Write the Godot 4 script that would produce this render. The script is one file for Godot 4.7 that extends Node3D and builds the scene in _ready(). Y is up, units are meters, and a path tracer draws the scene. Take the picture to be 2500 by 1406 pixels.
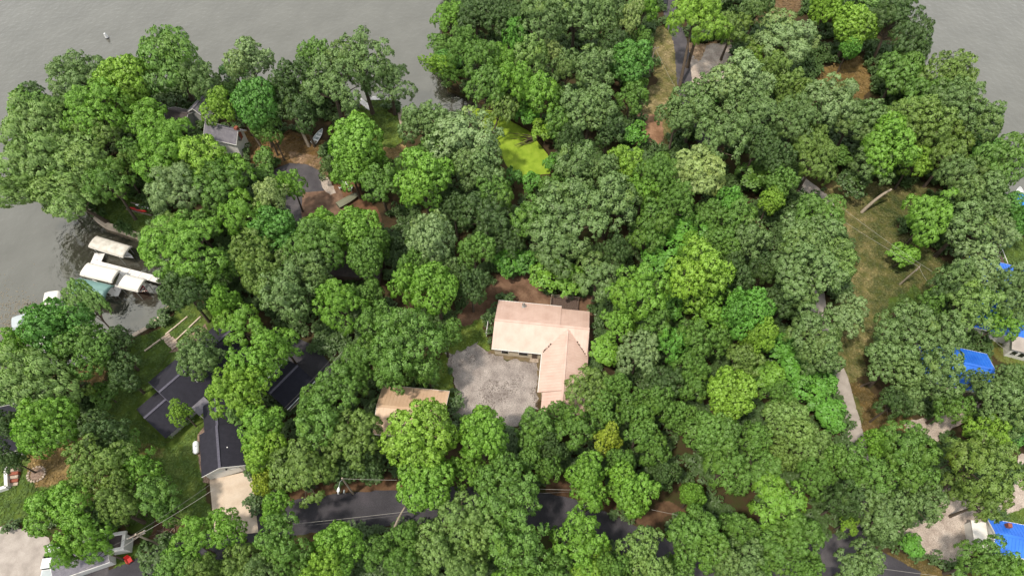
extends Node3D
# A wooded lake peninsula seen from a drone: houses, drives and docks among broad-leaved trees.
# Pixels of the photograph (2500 x 1406) become places by the ground, roof or crown height that each thing has.

const CAM_H := 110.0
const LENS := 1667.0
const TILT := 58.0
const WATER_Y := -0.7

var names := {}
var mats := {}
var tex := {}
var rng := RandomNumberGenerator.new()
var land := PackedVector2Array()

# ---------------------------------------------------------------- pixel to place
func ray(u: float, v: float) -> Vector3:
	var p := deg_to_rad(TILT)
	return Vector3(0, -sin(p), -cos(p)) + Vector3(1, 0, 0) * ((u - 1250.0) / LENS) - Vector3(0, cos(p), -sin(p)) * ((v - 703.0) / LENS)

func at(u: float, v: float, h := 0.0) -> Vector3:
	var d := ray(u, v)
	return Vector3(0, CAM_H, 0) + d * ((h - CAM_H) / d.y)

func metres(u: float, v: float, h: float, pixels: float) -> float:
	return pixels * ((h - CAM_H) / ray(u, v).y) / LENS

func flat(points: Array, h := 0.0) -> PackedVector2Array:
	var out := PackedVector2Array()
	for q in points:
		var w := at(q[0], q[1], h)
		out.append(Vector2(w.x, w.z))
	return out

# ---------------------------------------------------------------- mesh building
class MB:
	var v := PackedVector3Array()
	var n := PackedVector3Array()
	var ix := PackedInt32Array()
	func tri(a: Vector3, b: Vector3, c: Vector3) -> void:
		var m := (b - a).cross(c - a).normalized()
		var k := v.size()
		v.append_array([a, b, c])
		n.append_array([m, m, m])
		ix.append_array([k, k + 2, k + 1])
	func quad(a: Vector3, b: Vector3, c: Vector3, d: Vector3) -> void:
		var m := (c - a).cross(d - b).normalized()
		var k := v.size()
		v.append_array([a, b, c, d])
		n.append_array([m, m, m, m])
		ix.append_array([k, k + 2, k + 1, k, k + 3, k + 2])
	func hexa(lo: Array, hi: Array) -> void:   # lo and hi: four corners each, same order, hi above lo, counter-clockwise from above
		quad(hi[0], hi[1], hi[2], hi[3])
		quad(lo[3], lo[2], lo[1], lo[0])
		for i in 4:
			var j := (i + 1) % 4
			quad(lo[i], lo[j], hi[j], hi[i])
	func box(c: Vector3, s: Vector3, turn := 0.0, bevel := 0.0) -> void:
		var b := Basis(Vector3.UP, turn)
		var h := s / 2
		var lo := []
		var hi := []
		var top := []
		for q in [Vector2(-1, 1), Vector2(1, 1), Vector2(1, -1), Vector2(-1, -1)]:
			lo.append(c + b * Vector3(q.x * h.x, -h.y, q.y * h.z))
			hi.append(c + b * Vector3(q.x * h.x, h.y - bevel, q.y * h.z))
			top.append(c + b * Vector3(q.x * (h.x - bevel), h.y, q.y * (h.z - bevel)))
		if bevel <= 0:
			hexa(lo, hi)
			return
		quad(top[0], top[1], top[2], top[3])
		quad(lo[3], lo[2], lo[1], lo[0])
		for i in 4:
			var j := (i + 1) % 4
			quad(lo[i], lo[j], hi[j], hi[i])
			quad(hi[i], hi[j], top[j], top[i])
	func slab(a: Vector3, b: Vector3, c: Vector3, d: Vector3, thick: float) -> void:   # a..d counter-clockwise from outside
		var m := (c - a).cross(d - b).normalized() * thick
		hexa([a - m, b - m, c - m, d - m], [a, b, c, d])
	func beam(a: Vector3, b: Vector3, w: float, h: float) -> void:
		var f := (b - a).normalized()
		var s := f.cross(Vector3.UP)
		s = (s.normalized() if s.length() > 0.01 else Vector3.RIGHT) * w / 2
		var t := s.cross(f).normalized() * h / 2
		hexa([a - s - t, a + s - t, b + s - t, b - s - t], [a - s + t, a + s + t, b + s + t, b - s + t])
	func prism(poly: PackedVector2Array, y0: float, y1: float) -> void:   # poly holds (x, z)
		var p := poly.duplicate()
		if not Geometry2D.is_polygon_clockwise(p):
			p.reverse()
		var t := Geometry2D.triangulate_polygon(p)
		for i in range(0, t.size(), 3):
			var a := p[t[i]]
			var b := p[t[i + 1]]
			var c := p[t[i + 2]]
			var A := Vector3(a.x, y1, a.y)
			var B := Vector3(b.x, y1, b.y)
			var C := Vector3(c.x, y1, c.y)
			if (B - A).cross(C - A).y < 0:
				tri(A, C, B)
			else:
				tri(A, B, C)
		for i in p.size():
			var a := p[i]
			var b := p[(i + 1) % p.size()]
			var q := [Vector3(a.x, y0, a.y), Vector3(b.x, y0, b.y), Vector3(b.x, y1, b.y), Vector3(a.x, y1, a.y)]
			quad(q[0], q[1], q[2], q[3])
	func tube(path: Array, radii: Array, sides := 6, cap := true) -> void:
		var first := v.size()
		var side := Vector3.RIGHT
		for i in path.size():
			var f: Vector3 = (path[mini(i + 1, path.size() - 1)] - path[maxi(i - 1, 0)]).normalized()
			if absf(f.dot(side)) > 0.95:
				side = Vector3.FORWARD
			side = (side - f * f.dot(side)).normalized()
			var other := f.cross(side)
			for k in sides:
				var a := TAU * k / sides
				var r := side * cos(a) + other * sin(a)
				v.append(path[i] + r * float(radii[i]))
				n.append(r)
		for i in path.size() - 1:
			for k in sides:
				var a := first + i * sides + k
				var b := first + i * sides + (k + 1) % sides
				ix.append_array([a, a + sides, b, b, a + sides, b + sides])
		if cap:
			for e in [0, path.size() - 1]:
				var c := v.size()
				var m: Vector3 = (path[e] - path[1 if e == 0 else e - 1]).normalized()
				v.append(path[e] + m * float(radii[e]) * 0.3)
				n.append(m)
				for k in sides:
					v.append(v[first + e * sides + k])
					n.append(m)
				for k in sides:
					var a := c + 1 + k
					var b := c + 1 + (k + 1) % sides
					ix.append_array([c, a, b] if e == 0 else [c, b, a])
	func grid(rows: Array, smooth := true) -> void:   # rows of points of one length, a skin between them
		var first := v.size()
		var w: int = rows[0].size()
		for i in rows.size():
			for k in w:
				var du: Vector3 = rows[i][mini(k + 1, w - 1)] - rows[i][maxi(k - 1, 0)]
				var dv: Vector3 = rows[mini(i + 1, rows.size() - 1)][k] - rows[maxi(i - 1, 0)][k]
				v.append(rows[i][k])
				n.append(dv.cross(du).normalized())
		for i in rows.size() - 1:
			for k in w - 1:
				var a := first + i * w + k
				ix.append_array([a, a + 1, a + w, a + 1, a + w + 1, a + w])
	func mesh() -> ArrayMesh:
		var a := []
		a.resize(Mesh.ARRAY_MAX)
		a[Mesh.ARRAY_VERTEX] = v
		a[Mesh.ARRAY_NORMAL] = n
		a[Mesh.ARRAY_INDEX] = ix
		var m := ArrayMesh.new()
		m.add_surface_from_arrays(Mesh.PRIMITIVE_TRIANGLES, a)
		return m

func numbered(called: String) -> String:
	names[called] = names.get(called, -1) + 1
	return called if names[called] == 0 else "%s_%03d" % [called, names[called]]

func tag(o: Node, label: String, category := "", group := "", kind := "") -> void:
	if label: o.set_meta("label", label)
	if category: o.set_meta("category", category)
	if group: o.set_meta("group", group)
	if kind: o.set_meta("kind", kind)

func part(called: String, m, material: Material, parent: Node) -> MeshInstance3D:
	var o := MeshInstance3D.new()
	o.name = called
	o.mesh = m.mesh() if m is MB else m
	o.material_override = material
	parent.add_child(o, true)
	return o

func single(called: String, m, material: Material, label: String, category: String, group := "", kind := "") -> MeshInstance3D:
	var o := MeshInstance3D.new()
	o.name = numbered(called)
	o.mesh = m.mesh() if m is MB else m
	o.material_override = material
	add_child(o)
	tag(o, label, category, group, kind)
	return o

func thing(called: String, label: String, category: String, where := Vector3.ZERO, turn := 0.0, group := "") -> Node3D:
	var o := Node3D.new()
	o.name = numbered(called)
	add_child(o)
	o.position = where
	o.rotation.y = turn
	tag(o, label, category, group)
	return o

# ---------------------------------------------------------------- materials
func noise(seed_: int, freq: float, octaves := 4) -> FastNoiseLite:
	var f := FastNoiseLite.new()
	f.seed = seed_
	f.noise_type = FastNoiseLite.TYPE_SIMPLEX_SMOOTH
	f.frequency = freq
	f.fractal_octaves = octaves
	return f

func speckle(key: String, size: int, freq: float, a: Color, b: Color, c: Color, octaves := 5, grain := 0.12) -> ImageTexture:
	if tex.has(key): return tex[key]
	var im := noise(hash(key) % 9999, freq, octaves).get_seamless_image(size, size)
	im.convert(Image.FORMAT_L8)
	var src := im.get_data()
	var out := PackedByteArray()
	out.resize(size * size * 3)
	var r := RandomNumberGenerator.new()
	r.seed = hash(key)
	for i in size * size:
		var t := src[i] / 255.0
		var col := a.lerp(b, t * 2.0) if t < 0.5 else b.lerp(c, t * 2.0 - 1.0)
		var g := 1.0 + grain * r.randf_range(-1, 1)
		out[i * 3] = clampi(int(col.r * g * 255), 0, 255)
		out[i * 3 + 1] = clampi(int(col.g * g * 255), 0, 255)
		out[i * 3 + 2] = clampi(int(col.b * g * 255), 0, 255)
	var made := Image.create_from_data(size, size, false, Image.FORMAT_RGB8, out)
	made.generate_mipmaps()
	tex[key] = ImageTexture.create_from_image(made)
	return tex[key]

func surface(key: String, a: Color, b: Color, c: Color, metres_wide := 4.0, rough := 0.85, freq := 0.012, grain := 0.12, octaves := 5) -> StandardMaterial3D:
	if mats.has(key): return mats[key]
	var m := StandardMaterial3D.new()
	m.resource_name = key
	m.albedo_texture = speckle(key, 256, freq, a, b, c, octaves, grain)
	m.uv1_triplanar = true
	m.uv1_world_triplanar = true
	m.uv1_scale = Vector3.ONE / metres_wide
	m.roughness = rough
	mats[key] = m
	return m

func plain(key: String, c: Color, rough := 0.6, metal := 0.0) -> StandardMaterial3D:
	if mats.has(key): return mats[key]
	var m := StandardMaterial3D.new()
	m.resource_name = key
	m.albedo_color = c
	m.roughness = rough
	m.metallic = metal
	mats[key] = m
	return m

func lin(r: float, g: float, b: float) -> Color:
	return Color(r, g, b).linear_to_srgb()

func materials() -> void:
	surface("pink_metal", Color8(184, 154, 140), Color8(197, 168, 154), Color8(206, 179, 166), 7.0, 0.5, 0.01, 0.05)
	surface("tan_metal", Color8(188, 156, 126), Color8(196, 166, 138), Color8(203, 175, 148), 9.0, 0.5, 0.008, 0.04)
	surface("blue_metal", Color8(36, 96, 196), Color8(44, 110, 212), Color8(58, 124, 222), 8.0, 0.4, 0.01, 0.04)
	surface("black_shingle", Color8(29, 29, 37), Color8(37, 36, 46), Color8(45, 44, 53), 5.0, 0.95, 0.02, 0.3)
	surface("navy_shingle", Color8(20, 21, 33), Color8(27, 27, 40), Color8(33, 34, 45), 5.0, 0.95, 0.02, 0.3)
	surface("grey_shingle", Color8(96, 94, 102), Color8(112, 109, 116), Color8(128, 124, 130), 5.0, 0.95, 0.02, 0.28)
	surface("charcoal_shingle", Color8(62, 54, 56), Color8(74, 66, 66), Color8(88, 80, 78), 5.0, 0.95, 0.02, 0.28)
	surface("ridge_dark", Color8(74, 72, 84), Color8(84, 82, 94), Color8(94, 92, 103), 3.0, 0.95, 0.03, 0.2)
	surface("white_paint", Color8(208, 206, 201), Color8(218, 216, 211), Color8(223, 222, 219), 6.0, 0.6, 0.01, 0.03)
	surface("cream_siding", Color8(172, 160, 140), Color8(183, 171, 151), Color8(190, 180, 162), 4.0, 0.8, 0.01, 0.05)
	surface("grey_siding", Color8(140, 138, 138), Color8(152, 150, 150), Color8(162, 160, 160), 4.0, 0.8, 0.01, 0.05)
	surface("brick", Color8(120, 66, 50), Color8(138, 78, 60), Color8(150, 92, 74), 2.0, 0.95, 0.03, 0.2)
	surface("asphalt_old", Color8(63, 59, 63), Color8(73, 70, 73), Color8(88, 83, 85), 11.0, 0.95, 0.012, 0.16)
	surface("asphalt_new", Color8(53, 51, 56), Color8(63, 61, 66), Color8(75, 71, 77), 13.0, 0.95, 0.01, 0.16)
	surface("concrete_tan", Color8(184, 165, 146), Color8(195, 178, 159), Color8(203, 188, 172), 9.0, 0.9, 0.01, 0.06)
	surface("concrete_grey", Color8(142, 133, 126), Color8(157, 148, 140), Color8(170, 161, 153), 8.0, 0.9, 0.012, 0.09)
	surface("stone", Color8(138, 122, 108), Color8(164, 148, 132), Color8(186, 172, 156), 3.0, 0.95, 0.02, 0.16)
	surface("gravel", Color8(124, 115, 110), Color8(146, 137, 131), Color8(164, 155, 148), 14.0, 1.0, 0.016, 0.22, 6)
	surface("gravel_pale", Color8(142, 128, 118), Color8(166, 153, 142), Color8(184, 172, 161), 12.0, 1.0, 0.018, 0.26, 6)
	surface("dirt_red", Color8(88, 66, 54), Color8(108, 84, 68), Color8(130, 104, 86), 7.0, 1.0, 0.014, 0.2, 6)
	surface("bark", Color8(62, 52, 44), Color8(84, 73, 62), Color8(112, 99, 86), 2.0, 1.0, 0.03, 0.25)
	surface("bark_pale", Color8(130, 118, 104), Color8(156, 144, 128), Color8(180, 168, 152), 2.0, 1.0, 0.03, 0.2)
	surface("weathered_wood", Color8(112, 100, 90), Color8(134, 121, 110), Color8(156, 143, 131), 2.5, 0.95, 0.03, 0.14)
	surface("dark_wood", Color8(74, 60, 54), Color8(90, 74, 66), Color8(106, 90, 80), 2.5, 0.95, 0.03, 0.16)
	surface("mulch", Color8(96, 78, 68), Color8(128, 108, 94), Color8(160, 140, 124), 3.0, 1.0, 0.03, 0.25)
	surface("vinyl_white", Color8(208, 203, 193), Color8(216, 211, 203), Color8(220, 217, 210), 7.0, 0.6, 0.01, 0.02)
	surface("vinyl_worn", Color8(167, 161, 150), Color8(193, 188, 178), Color8(208, 203, 195), 5.0, 0.65, 0.014, 0.05)
	surface("vinyl_green", Color8(92, 124, 120), Color8(106, 138, 134), Color8(120, 152, 148), 7.0, 0.6, 0.01, 0.03)
	surface("vinyl_slate", Color8(150, 158, 160), Color8(164, 172, 174), Color8(176, 184, 186), 7.0, 0.6, 0.01, 0.03)
	surface("dock_white", Color8(204, 200, 197), Color8(214, 210, 207), Color8(220, 218, 215), 5.0, 0.7, 0.012, 0.04)
	plain("white_trim", Color8(226, 224, 220), 0.5)
	plain("steel", Color8(150, 152, 154), 0.45, 0.6)
	plain("dark_glass", Color8(28, 32, 36), 0.08)
	plain("black_paint", Color8(22, 22, 25), 0.35)
	plain("rubber", Color8(24, 24, 24), 0.9)
	plain("red_paint", Color8(176, 34, 32), 0.4)
	plain("red_hull", Color8(150, 34, 46), 0.3)
	plain("yellow_paint", Color8(214, 170, 48), 0.5)
	plain("white_gloss", Color8(226, 227, 228), 0.25)
	plain("blue_tarp", Color8(34, 122, 205), 0.6)
	plain("galvanised", Color8(168, 170, 168), 0.5, 0.5)
	plain("wire", Color8(160, 156, 148), 0.7)
	plain("wire_dark", Color8(92, 90, 88), 0.7)
	surface("olive_hull", Color8(96, 98, 78), Color8(116, 117, 96), Color8(136, 136, 116), 1.5, 0.7, 0.03, 0.1)
	surface("duckweed", Color8(114, 140, 30), Color8(130, 156, 38), Color8(144, 166, 54), 7.0, 0.9, 0.012, 0.12)

# ---------------------------------------------------------------- setting
const GX0 := -150.0
const GZ0 := -185.0
const GSTEP := 0.2
const GW := 1500
const GD := 1025
var zone := PackedByteArray()
var soil := PackedByteArray()
var warp: FastNoiseLite
var fine: FastNoiseLite
var broad: FastNoiseLite

func paint(id: int, points: Array, a: Color, b: Color, c: Color, ragged := 1.2, h := 0.0) -> void:
	var p := flat(points, h)
	var lo := p[0]
	var hi := p[0]
	for q in p:
		lo = lo.min(q)
		hi = hi.max(q)
	lo -= Vector2(3, 3)
	hi += Vector2(3, 3)
	var i0 := clampi(int((lo.x - GX0) / GSTEP), 0, GW)
	var i1 := clampi(int((hi.x - GX0) / GSTEP), 0, GW)
	var j0 := clampi(int((lo.y - GZ0) / GSTEP), 0, GD)
	var j1 := clampi(int((hi.y - GZ0) / GSTEP), 0, GD)
	for j in range(j0, j1):
		for i in range(i0, i1):
			var x := GX0 + i * GSTEP
			var z := GZ0 + j * GSTEP
			var w := Vector2(x + warp.get_noise_2d(x, z) * ragged * 2.2, z + warp.get_noise_2d(z + 300, x) * ragged * 2.2)
			if Geometry2D.is_point_in_polygon(w, p):
				shade_soil(j * GW + i, x, z, a, b, c)
				zone[j * GW + i] = id

func shade_soil(k: int, x: float, z: float, a: Color, b: Color, c: Color) -> void:
	var t := clampf(0.5 + broad.get_noise_2d(x, z) * 0.55 + fine.get_noise_2d(x, z) * 0.5 + rng.randf_range(-0.16, 0.16), 0, 1)
	var col := a.lerp(b, t * 2.0) if t < 0.5 else b.lerp(c, t * 2.0 - 1.0)
	soil[k * 3] = int(col.r8)
	soil[k * 3 + 1] = int(col.g8)
	soil[k * 3 + 2] = int(col.b8)

func zone_at(p: Vector3) -> int:
	var i := int((p.x - GX0) / GSTEP)
	var j := int((p.z - GZ0) / GSTEP)
	if i < 0 or j < 0 or i >= GW or j >= GD: return 255
	return zone[j * GW + i]

func build_ground() -> void:
	warp = noise(7, 0.09, 3)
	fine = noise(11, 0.35, 3)
	broad = noise(13, 0.045, 3)
	zone.resize(GW * GD)
	soil.resize(GW * GD * 3)
	var f1 := Color8(50, 43, 32)
	var f2 := Color8(70, 58, 42)
	var f3 := Color8(60, 66, 36)
	for j in GD:
		for i in GW:
			shade_soil(j * GW + i, GX0 + i * GSTEP, GZ0 + j * GSTEP, f1, f2, f3)
	var g1 := Color8(58, 74, 30)
	var g2 := Color8(76, 94, 40)
	var g3 := Color8(98, 110, 54)
	var t1 := Color8(92, 76, 46)
	var t2 := Color8(124, 104, 66)
	var t3 := Color8(152, 130, 88)
	var r1 := Color8(80, 62, 48)
	var r2 := Color8(106, 82, 66)
	var r3 := Color8(132, 106, 86)
	# lawns round the dark-roofed house
	paint(1, [[330, 830], [440, 750], [560, 740], [560, 800], [470, 900], [560, 1040], [520, 1180], [525, 1310], [330, 1330], [250, 1180], [240, 1020], [260, 920]], g1, g2, g3)
	paint(1, [[-120, 1140], [120, 1110], [230, 1150], [150, 1270], [60, 1290], [0, 1280], [-120, 1300]], g1, g2, g3)
	paint(2, [[60, 1120], [150, 1080], [190, 1110], [170, 1160], [90, 1180]], t1, t2, t3)
	paint(2, [[130, 890], [230, 890], [240, 950], [160, 960]], t1, t2, t3)
	paint(2, [[310, 1060], [400, 1080], [390, 1110], [330, 1110]], t1, g3, t3)
	paint(1, [[262, 1340], [330, 1330], [350, 1406], [340, 1440], [262, 1440]], g1, g2, g3)
	paint(3, [[370, 1255], [440, 1260], [430, 1310], [350, 1320]], r1, r2, r3)
	# the point behind the stone seawall, and the lawn by the upper pier
	paint(1, [[215, 490], [330, 480], [380, 530], [370, 580], [260, 545]], g1, g2, g3)
	paint(1, [[880, 250], [960, 245], [985, 330], [970, 370], [890, 370]], g1, Color8(78, 94, 38), Color8(96, 110, 48))
	paint(2, [[590, 330], [700, 320], [790, 340], [800, 400], [720, 400], [650, 420], [600, 400]], Color8(80, 62, 36), Color8(104, 82, 50), Color8(128, 104, 72))
	paint(2, [[690, 380], [800, 370], [800, 430], [740, 410]], t1, Color8(132, 108, 84), Color8(156, 132, 108))
	paint(3, [[740, 440], [860, 440], [930, 500], [940, 550], [830, 560], [740, 560]], r1, Color8(110, 80, 60), r3)
	paint(2, [[940, 360], [1010, 365], [1000, 420], [940, 410]], t1, t2, t3)
	# clearing of the pink-roofed house
	paint(3, [[1200, 690], [1280, 660], [1350, 710], [1440, 740], [1450, 830], [1440, 900], [1380, 780], [1220, 740], [1190, 800], [1110, 780], [1150, 720]], r1, r2, r3)
	paint(1, [[1110, 790], [1190, 780], [1210, 860], [1170, 850], [1090, 870], [1120, 960], [1100, 1010], [1060, 960], [1060, 860]], g1, Color8(84, 100, 38), Color8(104, 116, 52))
	paint(3, [[1200, 850], [1330, 862], [1330, 1000], [1290, 1010], [1290, 900], [1200, 880]], r1, Color8(104, 90, 66), Color8(120, 106, 84))
	# open brown lawn and the lane
	paint(4, [[2000, 450], [2120, 440], [2260, 450], [2290, 520], [2180, 560], [2310, 640], [2290, 720], [2180, 760], [2130, 850], [2110, 960], [2220, 1010], [2240, 1080], [2140, 1080], [2070, 1060], [2030, 900], [2060, 800], [2080, 600], [2010, 520]], Color8(60, 70, 34), Color8(88, 88, 50), Color8(130, 118, 80))
	paint(1, [[2160, 690], [2240, 690], [2260, 740], [2150, 760]], g1, g2, Color8(112, 108, 58), 2.2)
	paint(4, [[2090, 950], [2220, 1000], [2240, 1080], [2130, 1080], [2080, 1040]], Color8(70, 62, 34), Color8(96, 80, 48), Color8(120, 100, 62))
	paint(1, [[2390, 800], [2520, 800], [2560, 900], [2480, 900], [2420, 870]], g1, Color8(92, 86, 44), g3)
	paint(1, [[2430, 590], [2560, 580], [2560, 640], [2440, 650]], g1, g2, g3)
	paint(1, [[2280, 1090], [2340, 1060], [2350, 1100], [2310, 1140]], Color8(52, 54, 26), Color8(70, 70, 34), g2)
	paint(1, [[2410, 1255], [2560, 1230], [2560, 1300], [2420, 1290]], g1, g2, g3)
	paint(4, [[2110, 1330], [2400, 1390], [2400, 1450], [2060, 1450]], Color8(70, 64, 36), Color8(98, 84, 50), Color8(126, 106, 70))
	# upper grass strip and clearing
	paint(4, [[1600, 60], [1660, 80], [1660, 200], [1640, 340], [1620, 360], [1560, 360], [1570, 280], [1590, 200]], Color8(82, 86, 44), Color8(112, 104, 66), Color8(146, 132, 98))
	paint(3, [[1555, 270], [1620, 270], [1620, 360], [1560, 360]], Color8(112, 84, 64), Color8(146, 114, 90), Color8(172, 140, 116))
	paint(2, [[1660, 100], [1760, 100], [1770, 170], [1720, 200], [1660, 200]], t1, Color8(150, 122, 92), Color8(190, 164, 136))
	paint(2, [[1980, 160], [2130, 140], [2130, 230], [2080, 250], [1990, 210]], Color8(84, 70, 36), Color8(112, 92, 54), Color8(134, 112, 72))
	paint(2, [[1820, 0], [1990, -30], [1960, 30], [1850, 60]], Color8(80, 64, 44), Color8(100, 80, 56), Color8(116, 96, 70))
	# verges of the road
	paint(3, [[690, 1190], [980, 1160], [1080, 1190], [960, 1210], [700, 1240]], Color8(68, 52, 38), Color8(92, 70, 52), Color8(114, 90, 70))
	paint(3, [[1310, 1150], [1420, 1170], [1540, 1230], [1680, 1240], [1680, 1270], [1540, 1260], [1400, 1230], [1320, 1200]], Color8(66, 50, 38), Color8(88, 68, 52), Color8(110, 88, 68))
	var im := Image.create_from_data(GW, GD, false, Image.FORMAT_RGB8, soil)
	im.generate_mipmaps()
	var m := StandardMaterial3D.new()
	m.resource_name = "ground"
	m.albedo_texture = ImageTexture.create_from_image(im)
	m.roughness = 1.0
	m.metallic_specular = 0.2
	# the land: shore points read at water level, then outwards past the frame
	var shore := [[210, 497], [232, 534], [258, 552], [365, 588], [398, 630], [397, 690], [414, 752], [385, 786], [326, 822], [262, 872], [150, 900], [60, 912], [-100, 960]]
	land = flat(shore, 0.0)
	land.append_array([Vector2(-180, -40), Vector2(-260, 260), Vector2(260, 260), Vector2(210, -60)])
	land.append_array(flat([[2700, 570], [2560, 545], [2480, 520], [2440, 455], [2365, 345], [2305, 255], [2225, 135], [2205, 60], [2200, -40]], 0.0))
	land.append_array([Vector2(118, -260), Vector2(-12, -260)])
	land.append_array(flat([[1085, -60], [1080, 60], [1072, 150], [1092, 218], [1140, 234], [1215, 272], [1292, 315], [1338, 372], [1345, 424], [1262, 432], [1236, 404], [1208, 346], [1158, 300], [1080, 284], [1000, 292], [984, 306], [972, 250], [940, 238], [882, 250], [830, 236], [700, 210], [560, 198], [420, 204], [250, 205], [112, 240], [48, 330], [40, 430], [130, 480]], 0.0))
	var b := MB.new()
	b.prism(land, -4.0, 0.0)
	var arr := []
	arr.resize(Mesh.ARRAY_MAX)
	arr[Mesh.ARRAY_VERTEX] = b.v
	arr[Mesh.ARRAY_NORMAL] = b.n
	arr[Mesh.ARRAY_INDEX] = b.ix
	var uv := PackedVector2Array()
	for q in b.v:
		uv.append(Vector2((q.x - GX0) / (GW * GSTEP), (q.z - GZ0) / (GD * GSTEP)))
	arr[Mesh.ARRAY_TEX_UV] = uv
	var am := ArrayMesh.new()
	am.add_surface_from_arrays(Mesh.PRIMITIVE_TRIANGLES, arr)
	single("ground", am, m, "wooded land of brown soil, litter and patchy lawn", "ground", "", "structure")

	# the lake
	var wm := StandardMaterial3D.new()
	wm.resource_name = "lake_water"
	wm.albedo_texture = speckle("lake", 256, 0.008, Color8(110, 107, 95), Color8(116, 113, 101), Color8(122, 119, 107), 3, 0.01)
	wm.uv1_triplanar = true
	wm.uv1_world_triplanar = true
	wm.uv1_scale = Vector3.ONE / 60.0
	wm.roughness = 0.08
	wm.metallic = 0.8
	wm.clearcoat_enabled = true
	wm.clearcoat = 1.0
	wm.clearcoat_roughness = 0.06
	wm.metallic_specular = 0.7
	var hn := noise(77, 0.022, 4).get_seamless_image(512, 512)
	hn.convert(Image.FORMAT_RGBA8)
	hn.bump_map_to_normal_map(2.2)
	wm.normal_enabled = true
	wm.normal_texture = ImageTexture.create_from_image(hn)
	wm.normal_scale = 1.1
	wm.uv1_scale = Vector3.ONE / 22.0
	var lake := PlaneMesh.new()
	lake.size = Vector2(3000, 3000)
	var lo := single("lake", lake, wm, "grey green rippled lake water round the peninsula", "lake", "", "structure")
	lo.position.y = WATER_Y
	# duckweed on the pond
	var dw := MB.new()
	dw.prism(flat([[1150, 262], [1215, 272], [1292, 315], [1338, 372], [1345, 424], [1262, 432], [1236, 404], [1208, 346], [1160, 300]], WATER_Y), WATER_Y - 0.05, WATER_Y + 0.02)
	keep_clear.append(flat([[1110, 232], [1215, 252], [1310, 300], [1365, 370], [1365, 470], [1240, 480], [1200, 400], [1140, 310]]))
	single("duckweed", dw, mats["duckweed"], "bright green duckweed covering the small pond", "duckweed", "", "stuff")

func sheet(called: String, points: Array, y: float, mat: String, label: String, category: String, ragged := 0.0) -> MeshInstance3D:
	var p := flat(points, y)
	var out := PackedVector2Array()
	var r := noise(hash(called + str(points[0])) % 999, 0.5, 3)
	for i in p.size():
		var a := p[i]
		var b := p[(i + 1) % p.size()]
		var n := maxi(1, int(a.distance_to(b) / 0.6)) if ragged > 0 else 1
		for k in n:
			var q := a.lerp(b, float(k) / n)
			out.append(q + Vector2(r.get_noise_2d(q.x * 2, q.y * 2), r.get_noise_2d(q.y * 2 + 50, q.x * 2)) * ragged)
	var m := MB.new()
	m.prism(out, -0.06, y)
	keep_clear.append(out)
	return single(called, m, mats[mat], label, category, "", "structure")

func strip(called: String, points: Array, width: float, y: float, mat: String, label: String, category: String, wobble := 0.12) -> MeshInstance3D:
	var c := Curve3D.new()
	c.bake_interval = 1.0
	var w := []
	for q in points: w.append(at(q[0], q[1], y))
	for i in w.size():
		var t: Vector3 = (w[mini(i + 1, w.size() - 1)] - w[maxi(i - 1, 0)]) / 6.0
		c.add_point(w[i], -t, t)
	var pts := c.get_baked_points()
	var l := PackedVector2Array()
	var r := PackedVector2Array()
	var nz := noise(hash(called) % 777, 0.3, 3)
	for i in pts.size():
		var t := (pts[mini(i + 1, pts.size() - 1)] - pts[maxi(i - 1, 0)]).normalized()
		var s := Vector2(-t.z, t.x)
		var o := Vector2(pts[i].x, pts[i].z)
		l.append(o + s * (width / 2 + nz.get_noise_2d(i, 0) * wobble * 2))
		r.append(o - s * (width / 2 + nz.get_noise_2d(i, 90) * wobble * 2))
	r.reverse()
	l.append_array(r)
	var m := MB.new()
	m.prism(l, -0.06, y)
	keep_clear.append(l)
	return single(called, m, mats[mat], label, category, "", "structure")

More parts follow.
